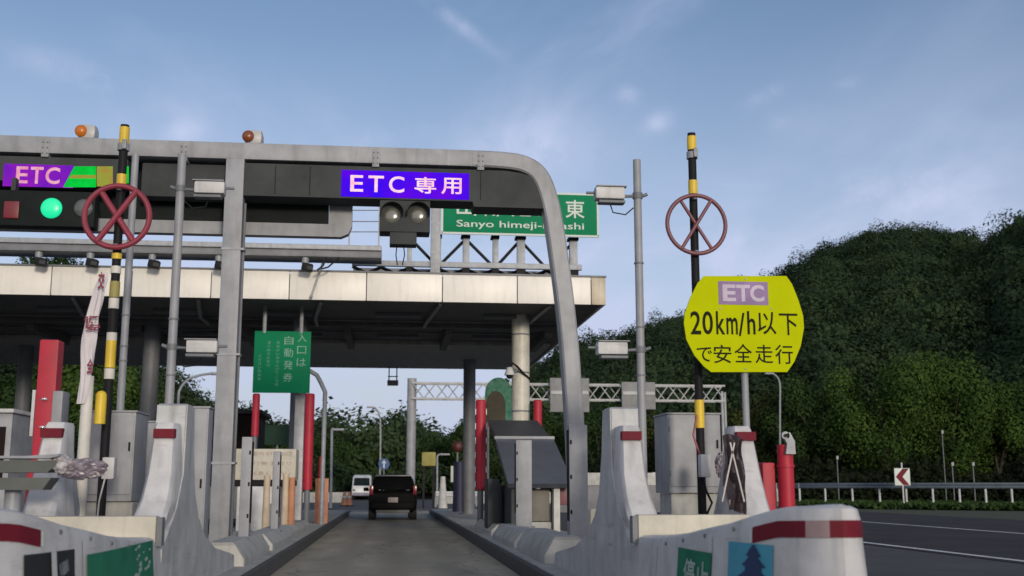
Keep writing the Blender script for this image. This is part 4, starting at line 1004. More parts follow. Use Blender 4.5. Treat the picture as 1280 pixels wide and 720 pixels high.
# right: pale purple wrapped arm panel and red machine
xw0, xw1 = PX(904, 9.3), PX(932, 9.3)
b = MB(); rw = []
for i in range(15):
    t = i/14; z = PZ(920, 545+95*t, 9.3); row = []
    for k in range(12):
        f = k/11; row.append((xw0+(xw1-xw0)*(f*.9+.04+.06*t)+.01*math.sin(9*t+3*f), 9.3+.035*math.sin(7*f+11*t)+.03*math.sin(17*f-8*t), z+.02*math.sin(5*f)))
    rw.append(row)
b.grid(rw); bm_ = b.bm; r0 = bmesh.ops.solidify(bm_, geom=bm_.faces[:], thickness=.03)
o = b.build('plastic_wrap', mat('mauve_plastic', (.19, .16, .175), .35, col2=(.09, .06, .07), vscale=5, dirt=.3), fixn=True); tag(o, 'mauve plastic-wrapped panel between the right cabinet and the far white fin', 'panel')
for k in range(2):
    xx = PX(911+11*k, 9.2, 580); MB().box((xx, 9.22, PZ(909, 590, 9.2)), (.012, .01, .5), .0, ry=R(-12 if k else 14)).build('fold', mat('pale_fold', (.33, .32, .33), .3), o)
crumple((PX(903, 10.9), 10.9, PZ(903, 582, 10.9)), (.06, .06, .13), 21, 'gate_fitting', WRAP, 'small grey fitting at the right edge of the right cabinet', 'fitting')
YQ = 11.6
root = thing('barrier_machine', (PX(975, YQ), YQ, .18), 'red barrier machine with a grey folded arm on top, right island', 'machine')
MB().span(PX(956, YQ), PX(972, YQ), YQ+.05, YQ+.35, .18, PZ(964, 578, YQ), .02).build('red_box', RED, root)
MB().cyl((PX(983, YQ), YQ, .18), (PX(983, YQ), YQ, PZ(983, 556, YQ)), .083, seg=24).build('red_column', RED, root)
MB().cyl((PX(983, YQ), YQ, PZ(983, 584, YQ)), (PX(983, YQ), YQ, PZ(983, 581, YQ)), .095, seg=24).build('collar', RED, root)
b = MB(); b.prism([(PX(979, YQ), PZ(979, 568, YQ)), (PX(991, YQ), PZ(991, 568, YQ)), (PX(990.5, YQ), PZ(991, 552, YQ)), (PX(985, YQ), PZ(985, 541, YQ)), (PX(976, YQ), PZ(976, 545, YQ)), (PX(981, YQ), PZ(981, 555, YQ))], 'y', YQ-.13, YQ-.09)
b.cyl((PX(979.5, YQ), YQ-.13, PZ(980, 545, YQ)), (PX(979.5, YQ), YQ-.09, PZ(980, 545, YQ)), .042); b.build('folded_arm', STEEL, root)
MB().cyl((PX(979.5, YQ), YQ-.137, PZ(980, 545, YQ)), (PX(979.5, YQ), YQ-.131, PZ(980, 545, YQ)), .018).build('pivot', BLACK, root)
o = MB().span(PX(917, 11.9), PX(925, 11.9), 11.9, 12.0, PZ(920, 550, 11.9), PZ(920, 541, 11.9), .01).build('white_plate', WHITE); tag(o, 'small white plate above the mauve wrapped panel', 'plate')
MB().cyl((PX(920, 12), 12.04, .2), (PX(920, 12), 12.04, PZ(920, 545, 11.9)), .02).build('post', GREYD, o)

# ------------------------------------------------------------ small black hatchback
def car():
    Y0 = 38.0; xc = PX(491.5, Y0); root = thing('hatchback_car', (xc, Y0+1.8, 0), 'small black hatchback driving away down the toll lane', 'car')
    PAINT = mat('black_car_paint', (.006, .006, .007), .6, spec=.08); GL = mat('car_glass', (.02, .03, .03), .08, spec=.8)
    hw_ = .82
    # body: lofted cross-sections along the length (y from rear), each: (y, half width low, z bottom, z belt, half width belt)
    sec = [(0.0, .74, .38, .86), (.06, .79, .30, .93), (.3, .81, .24, .96), (1.0, .82, .22, .97), (2.2, .82, .22, .95), (2.9, .81, .22, .90), (3.4, .77, .24, .80), (3.65, .66, .32, .66)]
    rw = []
    for (y, hw2, zb__, zt__) in sec:
        rw.append([(xc+sx_*hw2*f, Y0+y, z) for sx_, f, z in ((-1, .80, zb__), (-1, .97, zb__+.12), (-1, 1.0, (zb__+zt__)/2), (-1, .97, zt__-.06), (-1, .90, zt__), (1, .90, zt__), (1, .97, zt__-.06), (1, 1.0, (zb__+zt__)/2), (1, .97, zb__+.12), (1, .80, zb__), (-1, .80, zb__))])
    b = MB(); b.grid(rw); b.bm.verts.ensure_lookup_table(); b.bm.faces.new(b.bm.verts[0:10]); b.bm.faces.new(b.bm.verts[-11:-1])
    body = b.build('body', PAINT, root)
    top = [(.05, .74, .90, 1.0), (.16, .72, 1.0, 1.18), (.30, .66, 1.2, 1.40), (.45, .62, 1.3, 1.475), (1.2, .62, 1.4, 1.50), (1.9, .60, 1.4, 1.46), (2.7, .68, .9, .98)]
    rw = []
    for (y, hw2, zm, zt__) in top:
        rw.append([(xc-.745, Y0+y, .9), (xc-hw2, Y0+y, zt__-.07), (xc-hw2*.88, Y0+y, zt__), (xc+hw2*.88, Y0+y, zt__), (xc+hw2, Y0+y, zt__-.07), (xc+.745, Y0+y, .9)])
    b = MB(); b.grid(rw); b.build('cabin', PAINT, root)
    b = MB(); b.mesh([(xc-.60, Y0+.085, 1.02), (xc+.60, Y0+.085, 1.02), (xc+.52, Y0+.335, 1.40), (xc-.52, Y0+.335, 1.40)], [(0, 1, 2, 3)]); bmesh.ops.solidify(b.bm, geom=b.bm.faces[:], thickness=.012)
    b.build('rear_window', GL, root)
    b = MB(); b.span(xc-.6, xc+.6, Y0+.22, Y0+.44, 1.435, 1.47, .01); b.build('spoiler', mat('lit_spoiler', (.14, .15, .17), .3), root)  # silver top strip, the light on it put into the paler colour
    for sg_ in (-1, 1):
        MB().box((xc+sg_*.72, Y0+.02, .98), (.13, .10, .30), .02).build('tail_light', mat('tail_lens', (.22, .02, .03), .2), root)
        wl = MB().cyl((xc+sg_*.56, Y0+.62, .29), (xc+sg_*.80, Y0+.62, .29), .29, seg=24).build('wheel', TYRE, root)
        MB().cyl((xc+sg_*.795, Y0+.62, .29), (xc+sg_*.81, Y0+.62, .29), .18, seg=20).build('rim', STEEL, wl)
        wl = MB().cyl((xc+sg_*.56, Y0+2.95, .29), (xc+sg_*.80, Y0+2.95, .29), .29, seg=24).build('wheel', TYRE, root)
        MB().cyl((xc+sg_*.795, Y0+2.95, .29), (xc+sg_*.81, Y0+2.95, .29), .18, seg=20).build('rim', STEEL, wl)
        MB().box((xc+sg_*.93, Y0+2.2, 1.0), (.18, .1, .13), .03).build('wing_mirror', PAINT, root)
    MB().span(xc-.165, xc+.165, Y0-.022, Y0-.008, .575, .74, .004).build('number_plate', mat('pinkish_plate', (.30, .27, .27), .5), root)
    MB().span(xc-.70, xc+.70, Y0-.03, Y0+.12, .36, .56, .04).build('bumper', PAINT, root)
    MB().span(xc-.55, xc+.55, Y0+.0, Y0+.05, .24, .33, .01).build('bumper_trim', mat('grey_trim', (.10, .10, .10), .6), root)
    b = MB(); b.tube([(xc, Y0+.07, 1.0), (xc+.25, Y0+.08, 1.06)], .012, 6); b.build('wiper', BLACK, root)
car()
# white minibus facing us
def van():
    Y0 = 95; xc = PX(452, Y0); root = thing('white_van', (xc, Y0+2, 0), 'white van facing the camera beyond the toll lane', 'van')
    VP = mat('white_van_paint', (.62, .63, .64), .35); GL = MATS['car_glass']
    rw = []
    for (y, hw_, z0, z1) in ((0, .72, .4, 1.0), (.1, .80, .35, 1.15), (.7, .78, .3, 1.9), (1.1, .78, .3, 2.05), (4.0, .80, .3, 2.08), (4.4, .78, .35, 2.0)):
        rw.append([(xc-hw_, Y0+y, z0), (xc-hw_*1.02, Y0+y, (z0+z1)/2), (xc-hw_*.96, Y0+y, z1-.12), (xc-hw_*.82, Y0+y, z1), (xc+hw_*.82, Y0+y, z1), (xc+hw_*.96, Y0+y, z1-.12), (xc+hw_*1.02, Y0+y, (z0+z1)/2), (xc+hw_, Y0+y, z0), (xc-hw_, Y0+y, z0)])
    b = MB(); b.grid(rw); b.bm.verts.ensure_lookup_table(); b.bm.faces.new(b.bm.verts[0:8]); b.bm.faces.new(b.bm.verts[-9:-1]); b.build('body', VP, root)
    b = MB(); b.mesh([(xc-.68, Y0+.10, 1.15), (xc+.68, Y0+.10, 1.15), (xc+.62, Y0+.60, 1.80), (xc-.62, Y0+.60, 1.80)], [(0, 1, 2, 3)]); bmesh.ops.solidify(b.bm, geom=b.bm.faces[:], thickness=-.03); b.build('windscreen', GL, root)
    for sg_ in (-1, 1):
        MB().box((xc+sg_*.6, Y0-.0, .8), (.22, .08, .16), .02).build('headlight', LENS, root)
        MB().cyl((xc+sg_*.58, Y0+.9, .31), (xc+sg_*.80, Y0+.9, .31), .31).build('wheel', TYRE, root)
        MB().cyl((xc+sg_*.58, Y0+3.5, .31), (xc+sg_*.80, Y0+3.5, .31), .31).build('wheel', TYRE, root)
    MB().span(xc-.7, xc+.7, Y0-.06, Y0+.06, .34, .6, .03).build('bumper', mat('lilac_grey', (.22, .22, .28), .5), root)
van()

# ------------------------------------------------------------ far gantry
YZ = 64
root = thing('far_gantry', (PX(700, YZ), YZ, 0), 'far lattice gantry across the road beyond the toll plaza', 'gantry')
x0, x1 = PX(513, YZ), PX(908, YZ)
z1, z0 = PZ(700, 481, YZ), PZ(700, 500, YZ)
LAT = mat('lattice_steel', (.36, .37, .38), .5)
MB().cyl((x0, YZ, 0), (x0, YZ, PZ(513, 473, YZ)), .26, seg=20).build('column', GREY, root)
for dx in (-.3, .25): MB().cyl((x1+dx*.6, YZ+dx, 0), (x1+dx*.6, YZ+dx, PZ(905, 490, YZ)), .08).build('column', LAT, root)
n = 27
for dy in (-.35, .35):
    for z in (z0, z1): MB().span(x0, x1, YZ+dy-.05, YZ+dy+.05, z-.05, z+.05, 0).build('chord', LAT, root)
for dy, ph_ in ((-.35, 0), (.35, 1)):
    b = MB()
    for k in range(n):
        xa, xb = x0+(x1-x0)*k/n, x0+(x1-x0)*(k+1)/n
        b.cyl((xa, YZ+dy, z0 if (k+ph_) % 2 else z1), (xb, YZ+dy, z1 if (k+ph_) % 2 else z0), .035, seg=6)
    b.build('lattice', LAT, root)
for (pa_, pb2, t_, b_, lab) in ((686, 735, 474, 516, 'back of a grey sign on the far gantry, nearest the portal leg'), (776, 818, 478, 512, 'back of a grey sign on the far gantry, behind the right camera pole')):
    r2 = thing('blank_sign', (PX((pa_+pb2)/2, YZ), YZ-.6, PZ(700, b_, YZ)), lab, 'sign', 'sign backs on the far gantry')
    MB().span(PX(pa_, YZ), PX(pb2, YZ), YZ-.75, YZ-.65, PZ(700, b_, YZ), PZ(700, t_, YZ), .02).build('back_sheet', mat('sign_back_sheet', (.20, .205, .21), .6), r2)
    MB().span(PX(pa_, YZ)+.05, PX(pb2, YZ)-.05, YZ-.80, YZ-.76, PZ(700, 494, YZ), PZ(700, 490, YZ), 0).build('stiffener', LAT, r2)
# hanging camera at the back of the canopy
q = P(491, 478, 41); root = thing('hanging_camera', q, 'camera on a black bracket under the rear edge of the canopy', 'camera')
MB().box((q.x, 41, q.z-.02), (.40, .35, .18), .03).build('camera_body', GREY, root)
for dx in (-.14, .14): MB().span(q.x+dx-.02, q.x+dx+.02, 40.98, 41.02, q.z+.07, zf0-.11, 0).build('hanger', BLACK, root)
b = MB(); b.span(q.x-.18, q.x+.18, 40.97, 41.03, q.z+.2, q.z+.23, 0); b.build('bracket', BLACK, root)

# street lamps
def lamp(pts, Y, r, lab, head=True, z0=0):
    P_ = [P(px, py, Y) for px, py in pts]; base = (P_[0].x, Y, z0)
    root = thing('street_lamp', base, lab, 'street lamp')
    c_ = catmull([tuple(p) for p in P_], 5)
    b = MB(); b.tube([base]+c_, [r*1.3]+[r]*len(c_), 8); b.build('pole', STEEL, root)
    if head:
        e = P_[-1]; d = 1 if P_[-1].x > P_[-2].x else -1
        MB().box((e.x+d*.25, Y, e.z), (.6, .3, .12), .04).build('lamp_head', GREY, root)
lamp([(475.5, 565), (475.5, 530), (474, 518), (470, 511), (467, 509)], 90, .07, 'street lamp with its head to the left, far down the lane')
lamp([(414, 600), (414.5, 560), (415, 538), (417, 537)], 60, .07, 'short street lamp behind the curved grey pole')
lamp([(223, 560), (223, 500), (226, 485), (236, 474), (250, 469), (264, 467)], 50, .055, 'curved street lamp seen left of the portal leg')
lamp([(975, 560), (975, 505), (975, 482), (972, 472), (966, 467)], 72, .06, 'curved street lamp right of the yellow sign')
lamp([(546.5, 604), (546.5, 580), (547, 570), (551, 568)], 70, .06, 'small street lamp right of the far gantry column')

# blue round sign, yellow board
YV = 62; q = P(480, 580, YV); root = thing('direction_arrow_sign', (q.x, YV, 0), 'round blue sign with a white upward arrow beyond the car', 'road sign')
MB().cyl((q.x, YV, q.z), (q.x, YV+.03, q.z), .30, seg=28).build('sign_plate', mat('blue_sign', (.02, .09, .28), .4), root)
b = MB(); b.prism([(q.x-.045, q.z-.22), (q.x+.045, q.z-.22), (q.x+.045, q.z+.04), (q.x+.13, q.z+.04), (q.x, q.z+.23), (q.x-.13, q.z+.04), (q.x-.045, q.z+.04)], 'y', YV-.012, YV-.002); b.build('arrow', SIGNW, root)
MB().cyl((q.x, YV+.05, 0), (q.x, YV+.05, q.z+.2), .03).build('post', STEEL, root)
q = P(536, 580, 58); root = thing('crash_cushion', (q.x, 58, 0), 'yellow marker board with black legs at the foot of the gantry column', 'marker')
MB().span(q.x-.36, q.x+.36, 58, 58.25, q.z-.1, q.z+.6, .05).build('yellow_board', mat('dull_yellow', (.30, .26, .07), .7), root)
for dx in (-.25, .25): MB().span(q.x+dx-.05, q.x+dx+.05, 58.05, 58.15, 0, q.z-.1, 0).build('leg', BLACK, root)
o = MB().cyl((q.x+.75, 58.5, 0), (q.x+.75, 58.5, 1.6), .25, .12).build('marker_cone', CONCL); tag(o, 'pale marker cone right of the yellow board', 'cone')

# far barriers and kerb clutter beyond the lane
def guard(ptsxy, h, lab, name='guardrail', m=None, posts=True, step=2.0, white_post=False, base=0.0, parentgroup=None):
    root = thing(name, (ptsxy[0][0], ptsxy[0][1], base), lab, 'guardrail')
    m = m or STEEL
    pts = ptsxy; b = MB()
    for dz, rr in ((0, .0),):
        rw = []
        for (x, y) in pts:
            rw.append([(x, y-.02, h-.30), (x, y-.07, h-.25), (x, y-.02, h-.18), (x, y-.07, h-.1), (x, y-.02, h-.02), (x, y+.03, h-.02), (x, y+.03, h-.3), (x, y-.02, h-.30)])
        b.grid(rw)
    b.build('rail', m, root)
    L = sum(math.dist(pts[i], pts[i+1]) for i in range(len(pts)-1)); d = 0
    k = 0
    for i in range(len(pts)-1):
        a, c2 = Vector(pts[i]), Vector(pts[i+1]); ln = (c2-a).length; nn = max(1, int(ln/step))
        for j in range(nn):
            p = a.lerp(c2, j/nn); MB().cyl((p.x, p.y+.1, base), (p.x, p.y+.1, h-.02), .055, seg=8).build('post', WHITE if white_post else STEEL, root)
    return root
GRB = mat('weathered_guardrail', (.10, .125, .155), .5, dirt=.3)
gp = [(PX(px, Y), Y) for px, Y in ((715, 110), (760, 95), (840, 78), (920, 67), (1000, 60), (1100, 56), (1200, 53), (1300, 51), (1420, 49), (1560, 47.5))]
zg = PZ(1140, 603, 55)
gpc = catmull(gp, 3)
guard(gpc, zg, 'long blue grey guardrail on white posts below the trees on the right', m=GRB, step=2.2, white_post=True, base=.0)
guard([(PX(545, 62), 62), (PX(572, 62), 62), (PX(640, 66), 66)], .85, 'white guardrail just right of the car, beyond the lane', step=1.6, m=WHITE)
for k, (px, Y, lab) in enumerate(((431, 66, 'orange cone nearest the curved grey pole, far left of the car'), (437, 66, 'orange cone left of the white van, second of two'))):
    x = PX(px, Y); r3 = thing('traffic_cone', (x, Y, 0), lab, 'cone')
    MB().cyl((x, Y, .03), (x, Y, .80), .22, .06).build('cone', mat('dull_orange', (.26, .12, .07), .7, dirt=.4), r3); MB().box((x, Y, .02), (.55, .55, .05), .01).build('base', BLACK, r3); MB().cyl((x, Y, .45), (x, Y, .56), .150, .120).build('white_band', GREY, r3)
root = thing('concrete_wall', (PX(480, 74), 74, 0), 'low pale concrete wall across the far end of the lane', 'wall')
b = MB(); b.prism([(73.8, 0), (73.85, .25), (73.95, .75), (74.15, .75), (74.25, .25), (74.3, 0)], 'x', PX(545, 74), PX(700, 74)); b.build('wall', CONC, root)
root2 = thing('concrete_wall', (PX(360, 80), 80, 0), 'low concrete wall far left of the van behind the cones', 'wall')
b = MB(); b.prism([(79.8, 0), (79.85, .25), (79.95, .7), (80.15, .7), (80.25, .25), (80.3, 0)], 'x', PX(250, 80), PX(436, 80)); b.build('wall', CONC, root2)
# pale parapet seen between portal leg and nose
b = MB(); xq0, xq1 = PX(690, 48), PX(850, 48)
o = MB().span(xq0, xq1, 48, 48.3, 0.0, PZ(770, 592, 48)-.5, .02).build('parapet', GREYD); tag(o, 'low parapet wall behind the right wing, beyond the canopy', 'wall')
MB().span(xq0, xq1, 47.95, 48.35, PZ(770, 592, 48)-.498, PZ(770, 588, 48)-.1, .02).build('coping', CONCL, o)
# chevron sign
YK = 54; q = P(1128, 596, YK); root = thing('chevron_sign', (q.x, YK, 0), 'red and white chevron curve sign in front of the right guardrail', 'road sign')
MB().span(q.x-.40, q.x+.40, YK, YK+.03, q.z-.42, q.z+.42, .01).build('sign_plate', SIGNW, root)
b = MB(); b.prism([(q.x-.34, q.z), (q.x+.02, q.z+.40), (q.x+.34, q.z+.40), (q.x+.0, q.z), (q.x+.34, q.z-.40), (q.x+.02, q.z-.40)], 'y', YK-.012, YK-.002); b.build('chevron', REFR, root)
MB().cyl((q.x+.02, YK+.06, 0), (q.x+.02, YK+.06, q.z+.7), .04).build('post', WHITE, root)
q2 = P(823, 599, 60); root = thing('chevron_sign', (q2.x, 60, 0), 'red and white chevron sign seen between the right wing and the cabinet', 'road sign')
MB().span(q2.x-.32, q2.x+.32, 60, 60.03, q2.z-.36, q2.z+.36, .01).build('sign_plate', SIGNW, root)
b = MB(); b.prism([(q2.x-.28, q2.z), (q2.x+.02, q2.z+.34), (q2.x+.28, q2.z+.34), (q2.x, q2.z), (q2.x+.28, q2.z-.34), (q2.x+.02, q2.z-.34)], 'y', 59.988, 59.998); b.build('chevron', REFR, root)
MB().cyl((q2.x, 60.06, 0), (q2.x, 60.06, q2.z), .04).build('post', WHITE, root)
for px, Y, h_ in ((1048, 70, 1.7), (1182, 72, 3.2), (1192, 66, 1.7), (1218, 66, 1.5)):
    x = PX(px, Y); zz3 = PZ(px, 572 if px < 1100 else (540 if px < 1190 else 580), Y)
    r3 = thing('delineator', (x, Y, 0), 'x', 'marker post', 'white marker posts under the right trees')
    r3['label'] = {1048: 'white marker post under the trees, left of the chevron sign', 1182: 'tallest white marker post under the trees, right of the chevron sign', 1192: 'white marker post under the trees just right of the tallest one', 1218: 'white marker post under the trees, furthest right'}[px]
    MB().cyl((x, Y, 0), (x, Y, zz3), .03).build('post', GREYD, r3); MB().box((x, Y-.06, zz3), (.14, .05, .22), .03).build('reflector', GREY, r3)

# ------------------------------------------------------------ vegetation
def leafmat(name, dark, light, rough=.85, isl=.35):
    m = bpy.data.materials.new(name); m.use_nodes = True; t = m.node_tree; b = t.nodes['Principled BSDF']; L = t.links.new
    b.inputs['Roughness'].default_value = rough; b.inputs['Specular IOR Level'].default_value = .08
    gn = t.nodes.new('ShaderNodeNewGeometry'); tcn = t.nodes.new('ShaderNodeTexCoord'); n = t.nodes.new('ShaderNodeTexNoise'); n.inputs['Scale'].default_value = .35; n.inputs['Detail'].default_value = 4
    L(tcn.outputs['Object'], n.inputs[0]); a = t.nodes.new('ShaderNodeMath'); a.operation = 'MULTIPLY_ADD'; L(gn.outputs['Random Per Island'], a.inputs[0]); a.inputs[1].default_value = isl
    mr = t.nodes.new('ShaderNodeMapRange'); mr.inputs[1].default_value = .3; mr.inputs[2].default_value = .7; mr.inputs[4].default_value = .5; L(n.outputs[0], mr.inputs[0]); n2_ = t.nodes.new('ShaderNodeTexNoise'); n2_.inputs['Scale'].default_value = .09; n2_.inputs['Detail'].default_value = 3; L(tcn.outputs['Object'], n2_.inputs[0])
    m2_ = t.nodes.new('ShaderNodeMapRange'); m2_.inputs[1].default_value = .35; m2_.inputs[2].default_value = .65; m2_.inputs[3].default_value = -.22; m2_.inputs[4].default_value = .35; L(n2_.outputs[0], m2_.inputs[0])
    ad_ = t.nodes.new('ShaderNodeMath'); ad_.operation = 'ADD'; L(mr.outputs[0], ad_.inputs[0]); L(m2_.outputs[0], ad_.inputs[1]); L(ad_.outputs[0], a.inputs[2])
    mx = t.nodes.new('ShaderNodeMix'); mx.data_type = 'RGBA'; a.use_clamp = True; L(a.outputs[0], mx.inputs[0]); mx.inputs[6].default_value = (*dark, 1); mx.inputs[7].default_value = (*light, 1)
    L(mx.outputs[2], b.inputs['Base Color']); return m
LF1 = leafmat('forest_leaves', (.012, .025, .013), (.046, .072, .030), isl=.16)
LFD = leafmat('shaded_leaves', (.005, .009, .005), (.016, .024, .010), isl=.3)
LF2 = leafmat('bright_leaves', (.018, .042, .010), (.070, .118, .024))
LF3 = leafmat('mid_green_leaves', (.012, .028, .010), (.042, .072, .020))
LF4 = leafmat('olive_leaves', (.020, .032, .010), (.068, .080, .022))
BARK = mat('bark', (.06, .05, .04), .9, bump=.4)
def raw_mesh(name, verts, nq, m, loc):
    me = bpy.data.meshes.new(name); nv = len(verts); verts = verts-np.array(loc)
    me.vertices.add(nv); me.vertices.foreach_set('co', verts.astype(np.float32).ravel())
    me.loops.add(nq*4); me.loops.foreach_set('vertex_index', np.arange(nq*4, dtype=np.int32))
    me.polygons.add(nq); me.polygons.foreach_set('loop_start', np.arange(nq, dtype=np.int32)*4)
    me.update(calc_edges=True); me.validate(); me.materials.append(m)
    o = bpy.data.objects.new(name, me); C.objects.link(o); return o
def quads(cent, outn, size, jitter=.9):
    n = len(cent); nr = outn+rng.normal(0, jitter, (n, 3)); nr /= np.linalg.norm(nr, axis=1)[:, None]+1e-9
    t = rng.normal(0, 1, (n, 3)); t -= (t*nr).sum(1)[:, None]*nr; t /= np.linalg.norm(t, axis=1)[:, None]+1e-9; b = np.cross(nr, t)
    sz = (size*rng.uniform(.6, 1.35, n))[:, None]; a = t*sz; c = b*sz*rng.uniform(.45, .9, n)[:, None]
    return np.stack([cent-a, cent-c*.9+a*.1, cent+a, cent+c], 1).reshape(-1, 3)
def crown(center, rad, n, leaf, lobes=16, top=True):
    cx = np.array(center); lc = []; lr = []
    for k in range(lobes):
        d = rng.normal(0, 1, 3); d /= np.linalg.norm(d); d[2] = d[2]*.8+.1
        f = rng.uniform(.35, .78); lc.append(cx+d*np.array(rad)*f); lr.append(rng.uniform(.26, .46)*np.array(rad))
    per = n//lobes; C_ = []; N_ = []
    for c, r in zip(lc, lr):
        d = rng.normal(0, 1, (per, 3)); d /= np.linalg.norm(d, axis=1)[:, None]
        C_.append(c+d*r*rng.uniform(.55, 1.08, per)[:, None]); N_.append(d)
    return quads(np.concatenate(C_), np.concatenate(N_), np.full(per*lobes, leaf), .38)
def tree(px, Y, pyt, pyb, wpx, m, lab, n=4200, leaf=.22, group='trees at the roadside', z0=0):
    x = PX(px, Y); zt_ = PZ(px, pyt, Y); zb_ = max(PZ(px, pyb, Y), z0+.5); rx = wpx/2*Y/F; rz = (zt_-zb_)/2
    root = thing('broadleaf_tree', (x, Y, z0), lab, 'tree', group)
    v_ = crown((x, Y, (zt_+zb_)/2), (rx*1.12, rx*.95, rz*1.12), n, leaf); o = raw_mesh('crown', v_, len(v_)//4, m, (x, Y, z0)); o.parent = root
    b = MB(); zc_ = (zt_+zb_)/2
    b.tube([(x, Y, z0), (x+.1, Y, zb_*.6+z0*.4), (x-.05, Y, zc_), (x+.1, Y+.1, zc_+rz*.5)], [.26, .2, .14, .05], 8)
    for k in range(6):
        a = k*1.05+px; b.tube([(x, Y, zb_*.7+zc_*.3), (x+rx*.35*math.cos(a), Y+rx*.35*math.sin(a), zc_+rz*.05), (x+rx*.7*math.cos(a), Y+rx*.6*math.sin(a), zc_+rz*.35)], [.11, .07, .02], 6)
    b.build('trunk', BARK, root)
TR = [(1030, 82, 466, 622, 140, LF3, 'mid green tree right of the yellow sign post, lowest of the roadside row'),
      (1108, 78, 428, 622, 170, LF2, 'bright green round tree above the chevron sign'),
      (1190, 80, 442, 622, 150, LF2, 'bright green tree just right of the one above the chevron sign'),
      (1250, 83, 462, 620, 130, LF2, 'mid green tree near the right edge, behind the tallest marker post'),
      (1310, 82, 455, 622, 130, LF3, 'dark green tree cut by the right edge'),
      (965, 86, 486, 620, 110, LF4, 'olive green tree under the yellow sign, beside its post'),
      (900, 90, 498, 618, 110, LF3, 'green tree behind the right end of the far gantry'),
      (835, 98, 512, 616, 100, LF4, 'olive tree behind the right control cabinet'),
      (750, 100, 500, 614, 110, LF3, 'green tree seen between the portal leg and the right wing'),
      (672, 104, 505, 614, 90, LF3, 'green tree behind the slanted dark hood'),
      (440, 112, 548, 612, 70, LF2, 'light green tree left of the far street lamp, above the van'),
      (485, 118, 552, 612, 70, LF3, 'dark bush-like tree behind the round blue sign'),
      (405, 104, 540, 614, 56, LF3, 'green tree behind the short street lamp'),
      (548, 110, 546, 610, 70, LF3, 'dark green tree right of the far gantry column'),
      (600, 100, 520, 612, 80, LF3, 'dark green tree behind the tall red padded post'),
      (345, 96, 532, 614, 90, LF3, 'green tree seen below the hanging green sign'),
      (255, 90, 540, 614, 70, LF3, 'green tree behind the portal leg and dark booth'),
      (165, 62, 470, 625, 80, LF3, 'green tree behind the narrow cabinet, under the canopy'),
      (100, 60, 430, 625, 120, LF2, 'bright green tree behind the banner, under the canopy'),
      (15, 60, 440, 625, 130, LF3, 'green tree under the canopy at the left edge'),
      (45, 75, 300, 480, 90, LF3, 'tall tree whose top shows above the canopy at the left edge')]
for a in TR: tree(*a, n=26000 if a[1] < 90 else 12000, leaf=.115)

# hills: terrain carrying a forest
HP = [(-700, 380), (-300, 370), (0, 405), (100, 432), (190, 470), (230, 500), (270, 536), (330, 552), (410, 560), (440, 558), (490, 546), (540, 562), (572, 580), (600, 552), (640, 494), (700, 446), (745, 432), (790, 424), (850, 400), (905, 382), (960, 360), (1000, 338), (1040, 315), (1080, 298), (1120, 292), (1160, 291), (1200, 294), (1240, 318), (1262, 308), (1285, 286), (1400, 225), (1600, 190), (2200, 260)]
def ridge_dist(px): return float(np.interp(px, [-700, 100, 280, 420, 560, 640, 760, 1000, 1230, 1290, 2200], [190, 190, 210, 230, 240, 250, 290, 300, 300, 230, 230]))
def ang(px): d = P(px, 500, 100); return math.atan2(d.x, 100)
hp_a = [ang(p[0]) for p in HP]
def ridge(a):
    px = float(np.interp(a, hp_a, [p[0] for p in HP])); py = float(np.interp(px, [p[0] for p in HP], [p[1] for p in HP]))
    Rr = ridge_dist(px); Yp_ = Rr*math.cos(a); return Rr, PZ(px, py, Yp_)-5.6
def hz(a, r):
    Rr, Z = ridge(a); r0 = 108
    if r <= r0: return 0
    if r < Rr:
        t = (r-r0)/(Rr-r0); return Z*(t**.85)*(1 if Z > 0 else 0)+1.5*math.sin(a*31+r*.07)*t*(1-t)*2
    t = min(1, (r-Rr)/160); return Z*(1-t*t*(3-2*t))
an = np.linspace(ang(-700), ang(2200), 150); rs = np.concatenate([np.linspace(100, 310, 36), np.linspace(320, 520, 12)])
b = MB(); b.grid([[(r*math.sin(a), r*math.cos(a), hz(a, r)-.05) for a in an] for r in rs])
struct(b.build('hills', mat('hill_soil', (.02, .028, .012), .95), loc=(0, 0, 0)))
V_ = []; cnt = 0
rr_ = random.Random(11)
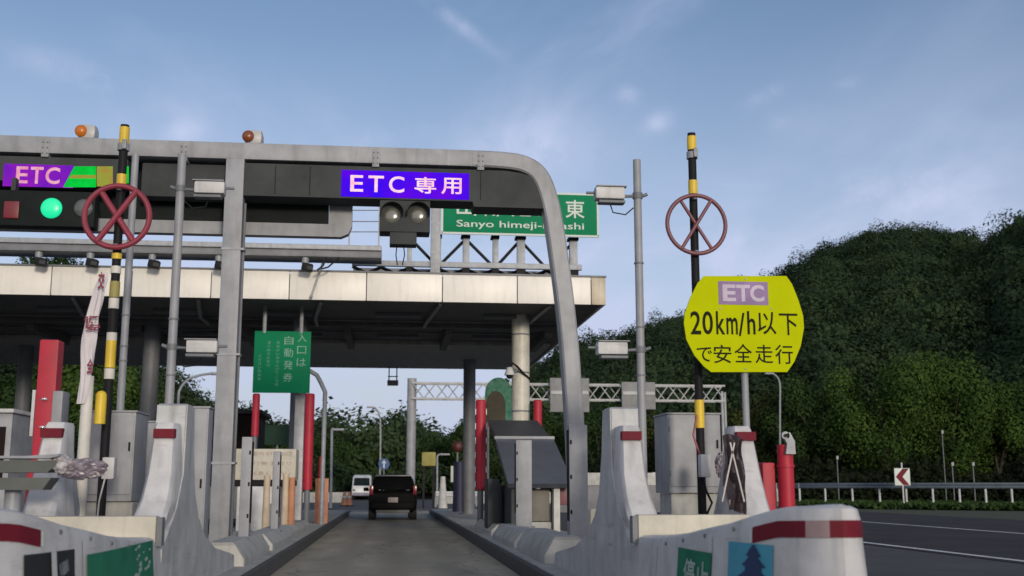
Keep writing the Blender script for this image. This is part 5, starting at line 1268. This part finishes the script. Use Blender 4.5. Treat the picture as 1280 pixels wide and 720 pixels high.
while cnt < 4600:
    a = rr_.uniform(ang(-260), ang(1500)); Rr, Z = ridge(a)
    r = rr_.uniform(112, Rr+14)
    if rr_.random() > (r/300)**.5: continue
    if rr_.random() < .22: r = Rr+rr_.uniform(-8, 3)
    z = hz(a, r); x, y = r*math.sin(a), r*math.cos(a)
    R_ = rr_.uniform(1.8, 4.2)*(1.3 if rr_.random() < .12 else 1); hgt = R_*rr_.uniform(.8, 1.25)
    n = int(38*R_*R_)+60
    d = rng.normal(0, 1, (n, 3)); d[:, 2] = np.abs(d[:, 2])*1.0-.15; d[:, 1] -= .2; d /= np.linalg.norm(d, axis=1)[:, None]
    lump = 1+.18*np.sin(d[:, 0]*5+a*90)+.15*np.sin(d[:, 2]*7+r)
    V_.append(quads(np.array([x, y, z+hgt*.6])+d*np.array([R_, R_, hgt])*(rng.uniform(.75, 1.05, n)*lump)[:, None], d, np.full(n, .27), .30)+rr_.uniform(0, .001)); cnt += 1
V_ = np.concatenate(V_); o = raw_mesh('forest', V_, len(V_)//4, LF1, (0, 0, 0)); struct(o, 'stuff')
# rough grass verge under the guardrail
gp2 = [(PX(px, Y), Y) for px, Y in ((1000, 60), (1100, 56), (1200, 53), (1300, 51), (1560, 47.5))]
cs = []
for k in range(24000):
    t = rng.random()*4; i = int(min(t, 3)); f = t-i; x = gp2[i][0]*(1-f)+gp2[i+1][0]*f; y = gp2[i][1]*(1-f)+gp2[i+1][1]*f
    cs.append((x+rng.normal(0, .5), y+rng.uniform(-2.5, 9), rng.uniform(.05, .28)))
cs = np.array(cs); v_ = quads(cs, np.tile([0, -.6, .4], (len(cs), 1)), np.full(len(cs), .12)); o = raw_mesh('grass', v_, len(v_)//4, LF3, (0, 0, 0)); struct(o, 'stuff')
# hedge line behind guardrail, dark
cs = []
for k in range(34000):
    px = rng.uniform(640, 1400); Y = 72+rng.uniform(0, 6)+max(0, (900-px))*.05; cs.append((PX(px, Y), Y, rng.uniform(0, 1)**.8*(1.9+.7*math.sin(px*.045)+.5*math.sin(px*.13+Y)+.3*math.sin(px*.37))))
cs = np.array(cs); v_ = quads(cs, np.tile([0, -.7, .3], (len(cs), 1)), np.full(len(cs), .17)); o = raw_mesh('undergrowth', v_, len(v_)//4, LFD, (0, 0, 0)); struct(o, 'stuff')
cs = []
for k in range(36000):
    px = rng.uniform(-100, 640); Y = 100+rng.uniform(0, 6); cs.append((PX(px, Y), Y, rng.uniform(0, 2.6)+.6*math.sin(px*.05)))
cs = np.array(cs); v_ = quads(cs, np.tile([0, -.7, .3], (len(cs), 1)), np.full(len(cs), .18)); o = raw_mesh('undergrowth', v_, len(v_)//4, LF1, (0, 0, 0)); struct(o, 'stuff')

for o in bpy.data.objects:
    if '_o' in o: del o['_o']
